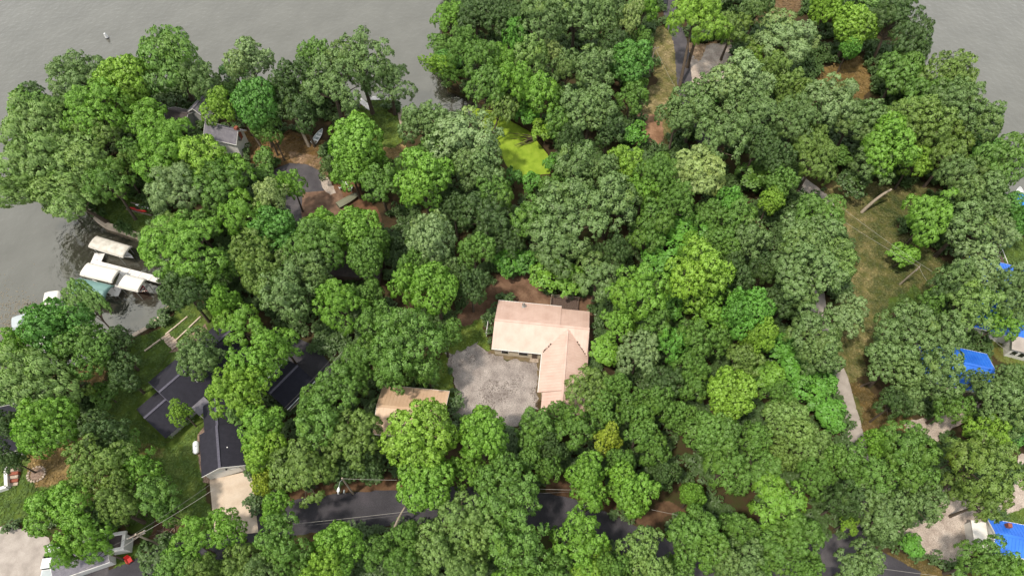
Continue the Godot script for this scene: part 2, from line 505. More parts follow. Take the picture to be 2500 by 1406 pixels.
func build_paving() -> void:
	strip("road", [[120, 1500], [260, 1440], [430, 1370], [560, 1315], [660, 1275], [800, 1252], [900, 1243], [1010, 1236], [1130, 1232], [1250, 1236], [1340, 1248], [1430, 1276], [1510, 1312], [1620, 1360], [1760, 1395], [1900, 1395], [1980, 1378], [2060, 1350], [2240, 1440]], 5.6, 0.022, "asphalt_new", "dark asphalt road curving through the trees past the street lamp", "road")
	strip("lane", [[1950, 440], [2000, 478], [2018, 498], [2004, 560], [1992, 700], [2014, 840], [2046, 915], [2064, 980], [2086, 1060], [2104, 1170], [2100, 1250], [2088, 1310], [2060, 1348]], 3.3, 0.03, "concrete_grey", "narrow grey concrete lane beside the open brown lawn", "lane", 0.05)
	sheet("road_junction", [[2010, 1345], [2060, 1295], [2100, 1285], [2120, 1300], [2125, 1355], [2080, 1390], [1990, 1380]], 0.036, "asphalt_old", "worn asphalt mouth where the lane meets the road", "road", 0.15)
	strip("upper_lane", [[1590, -120], [1625, -30], [1640, 40], [1662, 105], [1668, 150], [1672, 200], [1690, 290], [1740, 370]], 3.6, 0.026, "asphalt_old", "old asphalt lane running past the leaning trunk", "lane")
	sheet("gravel_pad", [[1682, 128], [1706, 150], [1728, 108], [1790, 100], [1790, 190], [1730, 245], [1676, 245]], 0.018, "gravel_pale", "pale gravel parking pad beside the old asphalt lane", "gravel", 0.7)
	sheet("gravel_court", [[1088, 868], [1130, 850], [1165, 836], [1190, 858], [1240, 880], [1312, 885], [1312, 1000], [1262, 1040], [1200, 1048], [1110, 1012], [1118, 960], [1098, 900]], 0.02, "gravel", "grey gravel court in front of the pink roofed house", "gravel", 0.9)
	sheet("driveway", [[510, 1172], [606, 1150], [614, 1168], [630, 1300], [524, 1312]], 0.03, "concrete_tan", "tan concrete driveway in front of the white gabled garage", "driveway")
	sheet("asphalt_driveway", [[610, 790], [690, 810], [770, 845], [824, 912], [800, 948], [740, 930], [640, 880]], 0.024, "asphalt_new", "dark asphalt driveway beside the navy roofed garage", "driveway", 0.1)
	sheet("loop_driveway", [[655, 432], [672, 412], [705, 398], [745, 400], [778, 415], [792, 440], [790, 480], [768, 500], [745, 545], [700, 545], [690, 500], [672, 470]], 0.024, "asphalt_old", "curved asphalt loop drive beside the brown yard", "driveway", 0.15)
	sheet("brown_driveway", [[738, 470], [832, 462], [850, 520], [838, 556], [738, 556], [736, 520]], 0.032, "dirt_red", "brown stained drive beside the parked boat", "driveway", 0.15)
	sheet("gravel_path", [[780, 438], [800, 432], [820, 470], [806, 476], [790, 464]], 0.04, "gravel_pale", "short pale gravel path beside the white chairs", "path", 0.25)
	sheet("concrete_pad", [[-60, 1292], [20, 1284], [75, 1298], [118, 1312], [124, 1340], [116, 1440], [-80, 1440]], 0.03, "concrete_grey", "pale concrete parking pad beside the white pickup", "driveway", 0.1)
	sheet("carport_pad", [[140, 1386], [262, 1362], [266, 1440], [130, 1440]], 0.04, "asphalt_old", "dark asphalt pad beside the grey roofed house", "driveway", 0.05)
	sheet("gravel_drive", [[2208, 1042], [2228, 1024], [2300, 1010], [2350, 980], [2400, 985], [2360, 1030], [2320, 1050], [2285, 1088], [2250, 1064]], 0.02, "gravel_pale", "pale gravel drive below the blue roofed house under oaks", "gravel", 0.6)
	sheet("gravel_yard", [[2175, 1318], [2225, 1272], [2290, 1240], [2300, 1180], [2350, 1200], [2410, 1232], [2395, 1345], [2320, 1378], [2250, 1350]], 0.02, "gravel_pale", "pale gravel yard beside the blue roofed garage", "gravel", 0.5)
	sheet("gravel_loop", [[2414, 1252], [2440, 1222], [2480, 1180], [2490, 1110], [2560, 1100], [2560, 1210], [2490, 1246], [2440, 1262]], 0.026, "gravel_pale", "curved pale gravel loop beyond the blue roofed garage", "gravel", 0.4)
	sheet("patio", [[444, 856], [506, 808], [500, 790], [430, 842], [412, 862]], 0.05, "mulch", "gravelly planting strip along the dark roofed lake house", "path", 0.3)
	sheet("planting_bed", [[330, 1000], [360, 940], [412, 862], [428, 850], [392, 905], [352, 945], [346, 1000], [392, 1060], [408, 1070], [416, 1056], [440, 1040], [448, 1050], [412, 1078], [396, 1080]], 0.044, "mulch", "curved mulch bed edging the dark roofed lake house", "garden bed", 0.15)
	sheet("garage_bed", [[478, 1090], [482, 1060], [500, 1038], [504, 1050], [490, 1070], [492, 1160], [512, 1168], [510, 1180], [494, 1178], [484, 1130]], 0.036, "mulch", "narrow mulch bed along the white gabled garage", "garden bed", 0.08)

# ---------------------------------------------------------------- trees
var protos := {}
var tint_mats := {}
const TINTS := {
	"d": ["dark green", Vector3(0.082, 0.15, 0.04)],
	"g": ["sage green", Vector3(0.168, 0.272, 0.084)],
	"G": ["pale sage green", Vector3(0.238, 0.35, 0.135)],
	"m": ["mid green", Vector3(0.142, 0.278, 0.048)],
	"b": ["bright green", Vector3(0.19, 0.378, 0.046)],
	"y": ["lime green", Vector3(0.245, 0.425, 0.048)],
	"Y": ["yellowing", Vector3(0.36, 0.46, 0.048)],
	"o": ["olive green", Vector3(0.18, 0.285, 0.058)],
	"w": ["feathery green", Vector3(0.208, 0.338, 0.084)],
	"s": ["pale yellow green", Vector3(0.32, 0.43, 0.14)],
	"u": ["vivid green", Vector3(0.14, 0.35, 0.048)],
	"e": ["emerald green", Vector3(0.12, 0.298, 0.05)],
}

func leaf_material(t: String) -> StandardMaterial3D:
	if not tint_mats.has(t):
		var c: Vector3 = TINTS[t][1]
		var m := StandardMaterial3D.new()
		m.resource_name = "leaves_" + str(TINTS[t][0]).replace(" ", "_")
		m.albedo_color = lin(c.x, c.y, c.z)
		m.vertex_color_use_as_albedo = true
		m.roughness = 0.5
		m.metallic_specular = 0.5
		m.backlight_enabled = true
		m.backlight = Color(0.56, 0.64, 0.28)
		tint_mats[t] = m
	return tint_mats[t]

class Leaves:
	var v := PackedVector3Array()
	var n := PackedVector3Array()
	var c := PackedColorArray()
	var ix := PackedInt32Array()
	func leaf(p: Vector3, along: Vector3, face: Vector3, soft: Vector3, l: float, w: float, col: Color) -> void:
		var s := along.cross(face).normalized()
		var a := along * l * 0.5
		var b := s * w * 0.5
		var f := face * w * 0.16
		var k := v.size()
		v.append(p - a)
		v.append(p + b + f)
		v.append(p + a - f)
		v.append(p - b + f)
		var m := (face * 0.6 + soft * 0.55).normalized()
		n.append((m - s * 0.0).normalized())
		n.append((m - s * 0.25).normalized())
		n.append(m)
		n.append((m + s * 0.25).normalized())
		c.append(col)
		c.append(col)
		c.append(col)
		c.append(col)
		ix.append_array([k, k + 2, k + 1, k, k + 3, k + 2])
	func mesh() -> ArrayMesh:
		var a := []
		a.resize(Mesh.ARRAY_MAX)
		a[Mesh.ARRAY_VERTEX] = v
		a[Mesh.ARRAY_NORMAL] = n
		a[Mesh.ARRAY_COLOR] = c
		a[Mesh.ARRAY_INDEX] = ix
		var m := ArrayMesh.new()
		m.add_surface_from_arrays(Mesh.PRIMITIVE_TRIANGLES, a)
		return m

func ball(r: RandomNumberGenerator) -> Vector3:
	var y := r.randf_range(-1, 1)
	var t := r.randf_range(0, TAU)
	var q := sqrt(1 - y * y)
	return Vector3(q * cos(t), y, q * sin(t))

func leaf_tone(r: RandomNumberGenerator, warm: float) -> Color:
	var b := r.randf_range(0.72, 1.28)
	return Color(b * (1.0 + warm * 0.9), b * (1.0 + warm * 0.6), b * (1.0 - warm * 0.4), 1)

# One tree of a kind at model size: crown radius 6 m, 16.5 m tall, crown middle at 11 m. Small kinds: radius 3, 6.5 m tall, middle at 4.
func make_proto(kind: String, seed_: int) -> Dictionary:
	var r := RandomNumberGenerator.new()
	r.seed = seed_ * 7919 + hash(kind) % 1000
	var small := kind in ["shrub", "conifer"]
	var R := 3.0 if small else 6.0
	var mid := 4.0 if small else 11.0
	var tall: float = [0.82, 0.95, 0.74, 1.05, 0.86, 0.78][seed_ % 6] if kind in ["oak", "maple"] else 0.95
	var sway := Vector3(r.randf_range(-0.12, 0.12), 0, r.randf_range(-0.12, 0.12)) * R
	if kind == "conifer": tall = 1.25
	if kind == "shrub": tall = 0.85
	var lobes := []
	var count: int = {"oak": 13, "maple": 14, "willow": 15, "airy": 12, "shrub": 10, "conifer": 16}[kind]
	var squash := Vector2(r.randf_range(0.84, 1.08), r.randf_range(0.84, 1.08))
	var tries := 0
	while lobes.size() < count and tries < 900:
		tries += 1
		var d := ball(r)
		if d.y < (-0.28 if kind != "willow" else -0.5): continue
		var size: float = {"oak": 0.36, "maple": 0.36, "willow": 0.34, "airy": 0.26, "shrub": 0.36, "conifer": 0.3}[kind] * r.randf_range(0.6, 1.35)
		var reach := (r.randf_range(0.70, 1.24) if kind != "maple" else r.randf_range(0.86, 1.10)) - size
		if kind == "conifer":
			d = Vector3(d.x, 1.0 - 1.5 * lobes.size() / count, d.z)
			reach = lerpf(0.2, 0.75, float(lobes.size()) / count)
		var c := sway * d.y + Vector3(d.x * R * reach * squash.x, mid + d.y * R * reach * tall, d.z * R * reach * squash.y)
		var clash := false
		for q in lobes:
			if c.distance_to(q[0]) < (R * size + float(q[1])) * (0.70 if kind == "oak" else 0.6): clash = true
		if clash and kind != "conifer": continue
		lobes.append([c, R * size, d])
	# a few low and inner lobes fill the middle
	if not small:
		for k in 4: lobes.append([Vector3(r.randf_range(-0.25, 0.25) * R, mid + r.randf_range(-0.1, 0.3) * R, r.randf_range(-0.25, 0.25) * R), R * 0.36, Vector3(0, 1, 0)])
	var L := Leaves.new()
	var tuft: float = {"oak": 0.95, "maple": 0.60, "willow": 0.85, "airy": 0.70, "shrub": 0.5, "conifer": 0.42}[kind]
	var leaf: float = {"oak": 0.34, "maple": 0.34, "willow": 0.34, "airy": 0.33, "shrub": 0.44, "conifer": 0.3}[kind]
	var per: int = {"oak": 165, "maple": 66, "willow": 110, "airy": 76, "shrub": 26, "conifer": 20}[kind]
	var heads: int = {"oak": 15, "maple": 6, "willow": 12, "airy": 8, "shrub": 3, "conifer": 3}[kind]
	var apart: float = {"oak": 0.80, "maple": 0.80, "willow": 0.72, "airy": 0.8, "shrub": 0.66, "conifer": 0.6}[kind]
	if kind == "oak":
		leaf *= [0.86, 1.05, 0.8, 1.15, 0.92, 0.76][seed_ % 6]
		tuft *= [1.05, 0.85, 1.1, 1.2, 0.78, 0.95][seed_ % 6]
		per = int(per * [1.3, 0.75, 1.5, 1.0, 0.75, 1.45][seed_ % 6])
	var tufts := []
	for lb in lobes:
		var c: Vector3 = lb[0]
		var lr: float = lb[1]
		var out: Vector3 = (lb[2] + Vector3(0, 0.35, 0)).normalized()
		var lobe_warm := maxf(0.0, r.randfn(0.0, 0.16))
		var lobe_shade := r.randf_range(0.78, 1.24)
		# scattered inner leaves
		for k in int(12.0 * lr * lr):
			var e := ball(r)
			L.leaf(c + e * lr * r.randf_range(0.2, 0.75), ball(r), (e + Vector3.UP).normalized(), Vector3.UP, 0.5, 0.4, leaf_tone(r, 0.0))
		for k in int(30.0 * lr * lr / (tuft * tuft)) + 8:
			var d := ball(r)
			if d.dot(out) < -0.2: d = d - out * 2.0 * d.dot(out)
			var tr := tuft * r.randf_range(0.62, 1.3)
			var tc := c + d * maxf(0.1, lr - tr * 0.45) * r.randf_range(0.9, 1.06)
			var clash := false
			for q in tufts:
				if tc.distance_squared_to(q[0]) < ((tr + q[1]) * apart) ** 2:
					clash = true
					break
			if clash: continue
			tufts.append([tc, tr])
			var up := (d * 0.7 + out * 0.35 + Vector3(0, 0.55, 0)).normalized()
			var warm := lobe_warm + maxf(0.0, r.randfn(-0.03, 0.08))
			var shade := lobe_shade * r.randf_range(0.86, 1.16)
			var hs := []
			for j in maxi(2, int(heads * (tr / tuft) ** 2)):
				var e := ball(r)
				if e.dot(up) < -0.15: e = e - up * 2.0 * e.dot(up)
				hs.append(e * tr * r.randf_range(0.66, 1.0))
			var hr := tr * 1.05 / sqrt(float(hs.size())) + 0.06
			for j in int(per * (tr / tuft) ** 2):
				var hd: Vector3 = hs[r.randi() % hs.size()]
				var q := ball(r)
				if q.dot(up) < -0.3: q = q - up * 2.0 * q.dot(up)
				var p := tc + hd + q * hr * r.randf_range(0.75, 1.1)
				var e := (hd.normalized() * 0.7 + q * 0.6).normalized()
				var face := (e + ball(r) * 0.4).normalized()
				var along := (up.cross(face) + ball(r) * 0.6).normalized()
				var ll := leaf * r.randf_range(0.75, 1.3)
				var ww := ll * 0.8
				if kind == "willow":
					along = (e * 0.6 + Vector3(0, -0.9, 0) + ball(r) * 0.35).normalized()
					face = (e + Vector3(0, 0.5, 0) + ball(r) * 0.4).normalized()
					ll *= 1.3
					ww = ll * 0.45
				elif kind == "shrub":
					face = (e * 0.5 + Vector3(0, 0.9, 0) + ball(r) * 0.5).normalized()
				elif kind == "conifer":
					along = (e + Vector3(0, 0.3, 0) + ball(r) * 0.3).normalized()
					ll *= 1.5
					ww = ll * 0.3
				L.leaf(p, along, face, (e * 0.8 + up * 0.25).normalized(), ll, ww, leaf_tone(r, warm) * shade)
	# trunk and limbs
	var t := MB.new()
	var w0 := 0.16 if small else 0.42
	var lean := Vector3(r.randf_range(-0.4, 0.4), 0, r.randf_range(-0.4, 0.4))
	var fork := Vector3(lean.x, mid * 0.55, lean.z)
	t.tube([Vector3(0, -0.6, 0), Vector3(0, 0.4, 0), lean * 0.4 + Vector3(0, mid * 0.28, 0), fork, Vector3(lean.x * 0.6, mid, lean.z * 0.6), Vector3(0, mid + R * 0.5 * tall, 0)], [w0 * 1.5, w0 * 1.1, w0 * 0.9, w0 * 0.75, w0 * 0.42, w0 * 0.12], 8)
	for lb in lobes:
		var c: Vector3 = lb[0]
		var s := fork.lerp(Vector3(0, mid, 0), r.randf_range(0.0, 0.9))
		var bend := s.lerp(c, 0.5) + Vector3(0, -0.06 * R, 0) + ball(r) * 0.3
		t.tube([s, bend, c, c + lb[2] * lb[1] * 0.75], [w0 * 0.42, w0 * 0.26, w0 * 0.13, w0 * 0.05], 5, false)
		for k in 2:
			var e: Vector3 = c + ball(r) * float(lb[1]) * 0.9
			t.tube([bend.lerp(c, 0.6), bend.lerp(e, 0.6) + ball(r) * 0.15, e], [w0 * 0.14, w0 * 0.09, w0 * 0.03], 4, false)
	return {"crown": L.mesh(), "trunk": t.mesh(), "leaves": L.ix.size() / 6, "R": R, "mid": mid}

var land_marks := []
func place_words(p: Vector3) -> String:
	var best := ""
	var far := 1e9
	for q in land_marks:
		var d: float = Vector2(p.x - q[1].x, p.z - q[1].z).length() - q[2]
		if d < far:
			far = d
			best = q[0]
	if far < 5.0: return "beside " + best
	if far < 13.0: return "near " + best
	return "deep in the wood"

const KIND_WORDS := {"oak": "broad oak", "maple": "domed maple", "willow": "drooping tree", "airy": "open-crowned tree", "shrub": "low leafy tree", "conifer": "small conifer"}
const KIND_NAMES := {"oak": "oak_tree", "maple": "maple_tree", "willow": "willow_tree", "airy": "open_tree", "shrub": "understory_tree", "conifer": "conifer_tree"}

func tree(row: Array) -> void:
	var kind: String = row[4]
	var small := kind in ["shrub", "conifer"]
	var variants: int = {"oak": 6, "maple": 4, "willow": 2, "airy": 2, "shrub": 2, "conifer": 1}[kind]
	var pick := int(row[0] * 7 + row[1] * 13 + row[2] * 5) / 3 % variants
	var key := "%s%d" % [kind, pick]
	if not protos.has(key): protos[key] = make_proto(kind, pick + 1)
	var pr: Dictionary = protos[key]
	# height from the crown's own size, then place it on the ground below
	var h := 12.0
	var rad := 5.0
	for k in 3:
		rad = metres(row[0], row[1], h * 0.67, row[2])
		h = clampf(6.0 + rad * 1.75, 8.0, 20.0) if not small else clampf(2.2 + rad * 1.5, 2.0, 8.0)
		if not small: h *= 0.84 + 0.36 * fmod(row[0] * 0.173 + row[1] * 0.291, 1.0)
		if row.size() > 5: h = row[5]
	var scale_y := h / (16.5 if not small else 6.5)
	var p := at(row[0], row[1], float(pr.mid) * scale_y)
	p.y = 0.0
	var hang := Vector3.ZERO
	if not Geometry2D.is_point_in_polygon(Vector2(p.x, p.z), land):
		for k in 400:
			var q := p + Vector3(cos(k * 2.4), 0, sin(k * 2.4)) * (0.5 + k * 0.03)
			if Geometry2D.is_point_in_polygon(Vector2(q.x, q.z), land) and Geometry2D.is_point_in_polygon(Vector2(q.x, q.z) * 1.0 + Vector2(q.x - p.x, q.z - p.z).normalized() * 0.8, land):
				hang = p - q
				p = q + hang.normalized() * -0.6
				break
	var label := "%s %s %s" % [TINTS[row[3]][0], KIND_WORDS[kind], place_words(p)]
	if rad > 7.2 and not small: label = "large " + label
	elif rad < 3.6 and not small: label = "slender " + label
	var o := thing(KIND_NAMES[kind], label, "tree", p, fmod(row[0] * 1.37 + row[1] * 2.11, TAU), label)
	tree_spots.append([p, rad])
	var sx := rad / float(pr.R) * (0.85 if row[1] > 880 and row[0] > 1480 and row[0] < 2130 and not small else 0.91)
	o.scale = Vector3(sx, scale_y, sx)
	if hang != Vector3.ZERO:   # leaning out over the water
		var bs := o.transform.basis
		bs.y = Vector3(hang.x / float(pr.mid), scale_y, hang.z / float(pr.mid))
		o.transform.basis = bs
	part("trunk", pr.trunk, mats["bark"], o)
	part("crown", pr.crown, leaf_material(row[3]), o)

const TREES := [
	# the point at the upper left
	[190, 190, 78, "g", "oak"], [300, 205, 80, "y", "maple"], [235, 275, 78, "b", "oak"], [420, 150, 92, "m", "willow"], [80, 300, 78, "w", "willow"],
	[85, 395, 90, "w", "willow"], [200, 400, 85, "w", "willow"], [60, 465, 68, "w", "willow"], [165, 490, 82, "w", "willow"], [265, 450, 62, "m", "oak"], [235, 340, 60, "o", "oak"],
	[350, 295, 60, "b", "oak"], [418, 348, 68, "b", "oak"], [540, 268, 50, "y", "airy"], [395, 400, 70, "b", "oak"], [500, 402, 74, "y", "oak"], [440, 462, 72, "G", "oak"], [525, 455, 72, "m", "oak"], [570, 428, 56, "b", "oak"], [330, 380, 45, "m", "oak"], [295, 410, 42, "o", "oak"],
	[490, 200, 50, "g", "oak"], [610, 158, 60, "G", "oak"], [622, 255, 68, "e", "maple"], [652, 318, 38, "m", "oak"], [705, 205, 66, "d", "oak"], [740, 280, 52, "d", "oak"], [762, 135, 46, "m", "oak"],
	[810, 205, 82, "g", "oak"], [880, 150, 85, "g", "oak"], [950, 205, 62, "g", "oak"], [865, 345, 86, "b", "maple"], [860, 420, 58, "b", "maple"], [915, 385, 36, "b", "maple"],
	[1035, 300, 70, "g", "oak"], [1140, 350, 98, "G", "oak"], [1172, 418, 66, "g", "oak"], [1035, 445, 80, "b", "oak"], [1060, 370, 52, "m", "oak"], [930, 455, 56, "m", "oak"], [945, 410, 28, "s", "conifer"],
	[712, 452, 38, "b", "oak"], [645, 388, 28, "m", "shrub"], [650, 425, 26, "m", "shrub"], [660, 490, 58, "s", "airy"], [800, 412, 30, "g", "conifer"], [1000, 400, 40, "m", "oak"],
	[665, 560, 72, "e", "maple"], [590, 525, 60, "b", "oak"], [620, 615, 60, "o", "oak"], [635, 680, 54, "o", "oak"], [450, 610, 98, "b", "oak"], [412, 572, 50, "w", "oak"], [480, 550, 60, "m", "oak"], [505, 690, 60, "m", "oak"], [455, 715, 62, "d", "oak"], [560, 640, 50, "m", "oak"],
	[862, 560, 74, "b", "maple"], [770, 600, 72, "m", "oak"], [890, 635, 56, "m", "maple"], [790, 560, 48, "b", "oak"], [735, 640, 62, "g", "oak"], [700, 720, 76, "g", "oak"], [770, 665, 55, "g", "oak"], [830, 750, 62, "b", "oak"],
	[1050, 585, 74, "G", "maple"], [1010, 650, 48, "m", "oak"], [1160, 615, 55, "m", "oak"], [1150, 700, 48, "d", "oak"], [1080, 655, 45, "g", "oak"], [1110, 520, 45, "d", "oak"],
	[1065, 710, 72, "b", "maple"], [1000, 700, 50, "b", "oak"], [1000, 845, 96, "m", "oak"], [930, 790, 60, "m", "oak"], [1085, 820, 52, "m", "oak"], [890, 875, 58, "m", "oak"], [970, 905, 62, "m", "oak"], [900, 720, 45, "m", "oak"], [1040, 900, 45, "m", "oak"],
	# round the dark-roofed lake house
	[588, 795, 66, "b", "oak"], [640, 880, 76, "b", "oak"], [695, 845, 50, "b", "oak"], [570, 960, 64, "y", "oak"], [490, 872, 60, "g", "oak"], [442, 1008, 34, "y", "airy", 9.0], [610, 950, 62, "y", "oak"], [550, 745, 40, "b", "oak"],
	[145, 800, 86, "e", "maple"], [215, 860, 80, "m", "maple"], [278, 850, 56, "d", "oak"], [215, 742, 38, "m", "oak"], [300, 915, 54, "d", "oak"], [85, 925, 96, "w", "willow"], [8, 885, 30, "d", "oak"], [258, 962, 34, "m", "shrub"], [60, 850, 50, "b", "oak"], [180, 930, 45, "o", "airy"],
	[122, 1040, 88, "b", "maple"], [18, 1050, 45, "d", "oak"], [28, 1125, 40, "d", "oak"], [262, 1062, 58, "d", "oak"], [305, 1075, 34, "m", "shrub"], [248, 1140, 82, "o", "oak"], [335, 1145, 58, "b", "oak"], [150, 1235, 84, "b", "oak"], [385, 1215, 58, "m", "oak"], [295, 1225, 56, "o", "oak"], [205, 1295, 66, "b", "oak"], [255, 1255, 48, "d", "oak"], [165, 1355, 42, "b", "oak", 11.0], [235, 1340, 40, "b", "oak", 12.0], [412, 1250, 38, "m", "oak"],
	# along the road, lower left to middle
	[555, 1290, 58, "b", "oak", 12.0], [470, 1325, 62, "b", "oak", 12.0], [672, 1248, 50, "b", "oak", 11.0], [440, 1392, 60, "m", "oak"], [585, 1385, 54, "o", "oak"], [690, 1335, 76, "m", "oak"], [655, 1400, 58, "g", "oak"], [825, 1335, 72, "b", "maple"], [780, 1395, 60, "y", "oak"], [920, 1345, 46, "m", "oak", 10.0], [995, 1320, 46, "m", "oak", 10.0], [380, 1360, 46, "d", "shrub"], [505, 1400, 45, "o", "oak"], [730, 1400, 50, "m", "oak"],
	[640, 1050, 64, "b", "oak"], [650, 1110, 56, "y", "oak"], [648, 1180, 36, "Y", "maple"], [735, 1145, 78, "o", "willow"], [790, 1040, 76, "m", "oak"], [865, 1075, 72, "o", "oak"], [830, 955, 66, "m", "oak"], [770, 1000, 52, "m", "oak"], [905, 1140, 48, "d", "oak", 9.0], [830, 1150, 45, "d", "oak", 8.0], [880, 920, 40, "m", "oak"], [590, 1010, 35, "m", "shrub"],
	[1020, 1062, 104, "y", "maple"], [1042, 1178, 88, "b", "maple"], [1135, 1150, 50, "b", "oak"], [1340, 1150, 38, "m", "oak"], [1178, 1062, 78, "b", "maple"], [1310, 1045, 55, "m", "oak", 11.0], [1215, 1160, 66, "m", "oak"], [1295, 1110, 48, "m", "oak"], [1230, 1215, 90, "m", "oak"], [1060, 1350, 76, "w", "airy"], [1130, 1275, 70, "w", "oak"], [1265, 1330, 86, "m", "oak"], [1255, 1400, 58, "b", "oak"], [1130, 1390, 60, "w", "airy"], [1190, 1300, 70, "w", "oak"], [985, 1390, 50, "m", "oak"],
	[1430, 1160, 62, "b", "airy"], [1485, 1075, 46, "Y", "airy"], [1405, 1050, 56, "m", "oak"], [1565, 1045, 62, "m", "oak"], [1595, 1105, 50, "m", "oak"], [1540, 1200, 70, "b", "oak"], [1440, 1215, 50, "b", "oak"], [1620, 1165, 42, "d", "oak"], [1350, 1100, 40, "d", "oak"], [1515, 1140, 45, "m", "oak"], [1370, 1010, 34, "m", "oak", 8.0],
	[1440, 955, 62, "o", "oak"], [1500, 945, 46, "m", "oak"], [1470, 1010, 52, "m", "oak"], [1540, 985, 50, "m", "oak"], [1600, 990, 54, "m", "oak"], [1410, 1325, 74, "b", "oak"], [1445, 1375, 62, "y", "oak"], [1340, 1385, 56, "m", "oak"], [1570, 1365, 80, "w", "oak"], [1645, 1390, 54, "m", "oak"], [1700, 1315, 80, "m", "oak"], [1740, 1362, 58, "b", "oak"], [1795, 1300, 52, "m", "oak"], [1800, 1380, 70, "g", "oak"], [1875, 1340, 80, "m", "oak"], [1900, 1235, 88, "b", "oak"], [1950, 1310, 66, "m", "oak"], [1850, 1400, 52, "m", "oak"], [1965, 1395, 50, "m", "oak"], [2100, 1385, 74, "g", "oak"], [1500, 1390, 50, "m", "oak"],
	# the wood right of the pink-roofed house
	[1690, 1210, 40, "b", "maple"], [1735, 1062, 82, "m", "maple"], [1780, 965, 78, "y", "maple"], [1690, 945, 52, "m", "oak"], [1770, 1150, 66, "m", "oak"], [1850, 1165, 68, "m", "oak"], [1655, 1020, 46, "m", "oak"], [1560, 868, 58, "G", "oak"], [1640, 845, 48, "u", "oak"], [1690, 830, 56, "m", "oak"], [1620, 935, 56, "d", "oak"], [1690, 895, 48, "m", "oak"],
	[1560, 715, 80, "b", "oak"], [1520, 785, 56, "b", "oak"], [1595, 790, 52, "m", "oak"], [1700, 680, 86, "y", "oak"], [1725, 755, 70, "b", "oak"], [1460, 675, 72, "g", "oak"], [1640, 600, 72, "u", "shrub", 7.5], [1690, 560, 52, "u", "shrub", 7.5], [1600, 645, 42, "u", "shrub"], [1580, 580, 50, "m", "oak"], [1500, 620, 42, "d", "oak"], [1480, 860, 44, "b", "shrub"], [1650, 740, 40, "u", "shrub"],
	[1390, 535, 108, "g", "oak"], [1365, 605, 72, "g", "oak"], [1490, 500, 82, "g", "oak"], [1300, 545, 62, "m", "oak"], [1335, 675, 46, "b", "shrub"], [1395, 690, 42, "b", "shrub"], [1240, 640, 38, "u", "shrub"], [1185, 520, 70, "d", "oak"], [1205, 482, 56, "m", "oak"], [1290, 640, 34, "e", "shrub"], [1245, 590, 45, "d", "oak"],
	[1408, 412, 66, "g", "oak"], [1530, 400, 54, "y", "oak"], [1600, 430, 50, "m", "oak"], [1352, 462, 38, "m", "oak"], [1570, 470, 50, "b", "oak"], [1600, 535, 56, "m", "oak"], [1470, 430, 50, "g", "oak"], [1710, 420, 74, "s", "willow"], [1785, 500, 48, "u", "oak"], [1880, 495, 36, "y", "maple"], [1800, 540, 52, "m", "oak"], [1830, 590, 56, "g", "oak"], [1740, 530, 48, "m", "oak"], [1850, 430, 52, "m", "shrub", 6.5], [1900, 445, 46, "m", "oak"], [1650, 500, 50, "m", "oak"], [1760, 600, 48, "m", "oak"], [1690, 620, 40, "b", "oak"], [1790, 680, 50, "d", "oak"], [1870, 660, 48, "d", "oak"],
	[1985, 590, 92, "g", "oak"], [2000, 530, 66, "m", "willow"], [1960, 665, 92, "g", "oak"], [2035, 640, 62, "w", "oak"], [2072, 772, 62, "G", "oak"], [1985, 815, 78, "g", "oak"], [2000, 872, 56, "g", "oak"], [1920, 735, 56, "d", "oak"],
	[1825, 770, 72, "u", "maple"], [1855, 825, 48, "y", "maple"], [1810, 880, 56, "o", "airy"], [1945, 900, 46, "u", "shrub"], [1970, 960, 48, "u", "shrub"], [2025, 1012, 44, "u", "shrub"], [1900, 850, 40, "u", "shrub"], [1870, 920, 44, "b", "shrub"], [1900, 970, 45, "m", "oak"], [1750, 840, 40, "m", "oak"], [2010, 940, 36, "u", "shrub"],
	[1920, 1035, 68, "w", "oak"], [1980, 1085, 58, "w", "oak"], [1900, 1115, 52, "o", "oak"], [2058, 1132, 58, "m", "oak"], [2138, 1088, 44, "b", "maple"], [2210, 1095, 72, "m", "oak"], [2225, 1150, 66, "m", "oak"], [2125, 1175, 66, "m", "oak"], [2150, 1245, 74, "g", "oak"], [2245, 1220, 60, "g", "oak"], [2055, 1225, 52, "d", "oak"], [2072, 1275, 34, "y", "airy", 8.0], [2150, 1300, 40, "d", "oak", 9.0], [1990, 1170, 50, "m", "oak"], [1840, 1080, 50, "m", "oak"],
	[2400, 1140, 92, "o", "oak"], [2400, 1060, 54, "y", "oak"], [2330, 1125, 26, "Y", "airy"], [2400, 1225, 58, "o", "oak"], [2340, 1190, 46, "o", "oak"], [2460, 1000, 76, "g", "oak"], [2480, 925, 58, "g", "oak"], [2225, 1332, 30, "u", "shrub"], [2400, 1370, 70, "m", "oak"], [2470, 1395, 50, "b", "oak"],
	[2215, 812, 76, "g", "oak"], [2290, 825, 72, "g", "oak"], [2180, 890, 70, "g", "oak"], [2280, 915, 68, "g", "oak"], [2225, 960, 54, "g", "oak"], [2180, 985, 42, "d", "oak"], [2325, 990, 54, "m", "oak"], [2390, 655, 76, "G", "oak"], [2365, 755, 66, "w", "oak"], [2460, 715, 60, "g", "oak"], [2440, 790, 44, "b", "oak"], [2310, 715, 52, "d", "oak"], [2275, 745, 42, "m", "oak"], [2330, 690, 50, "g", "oak"],
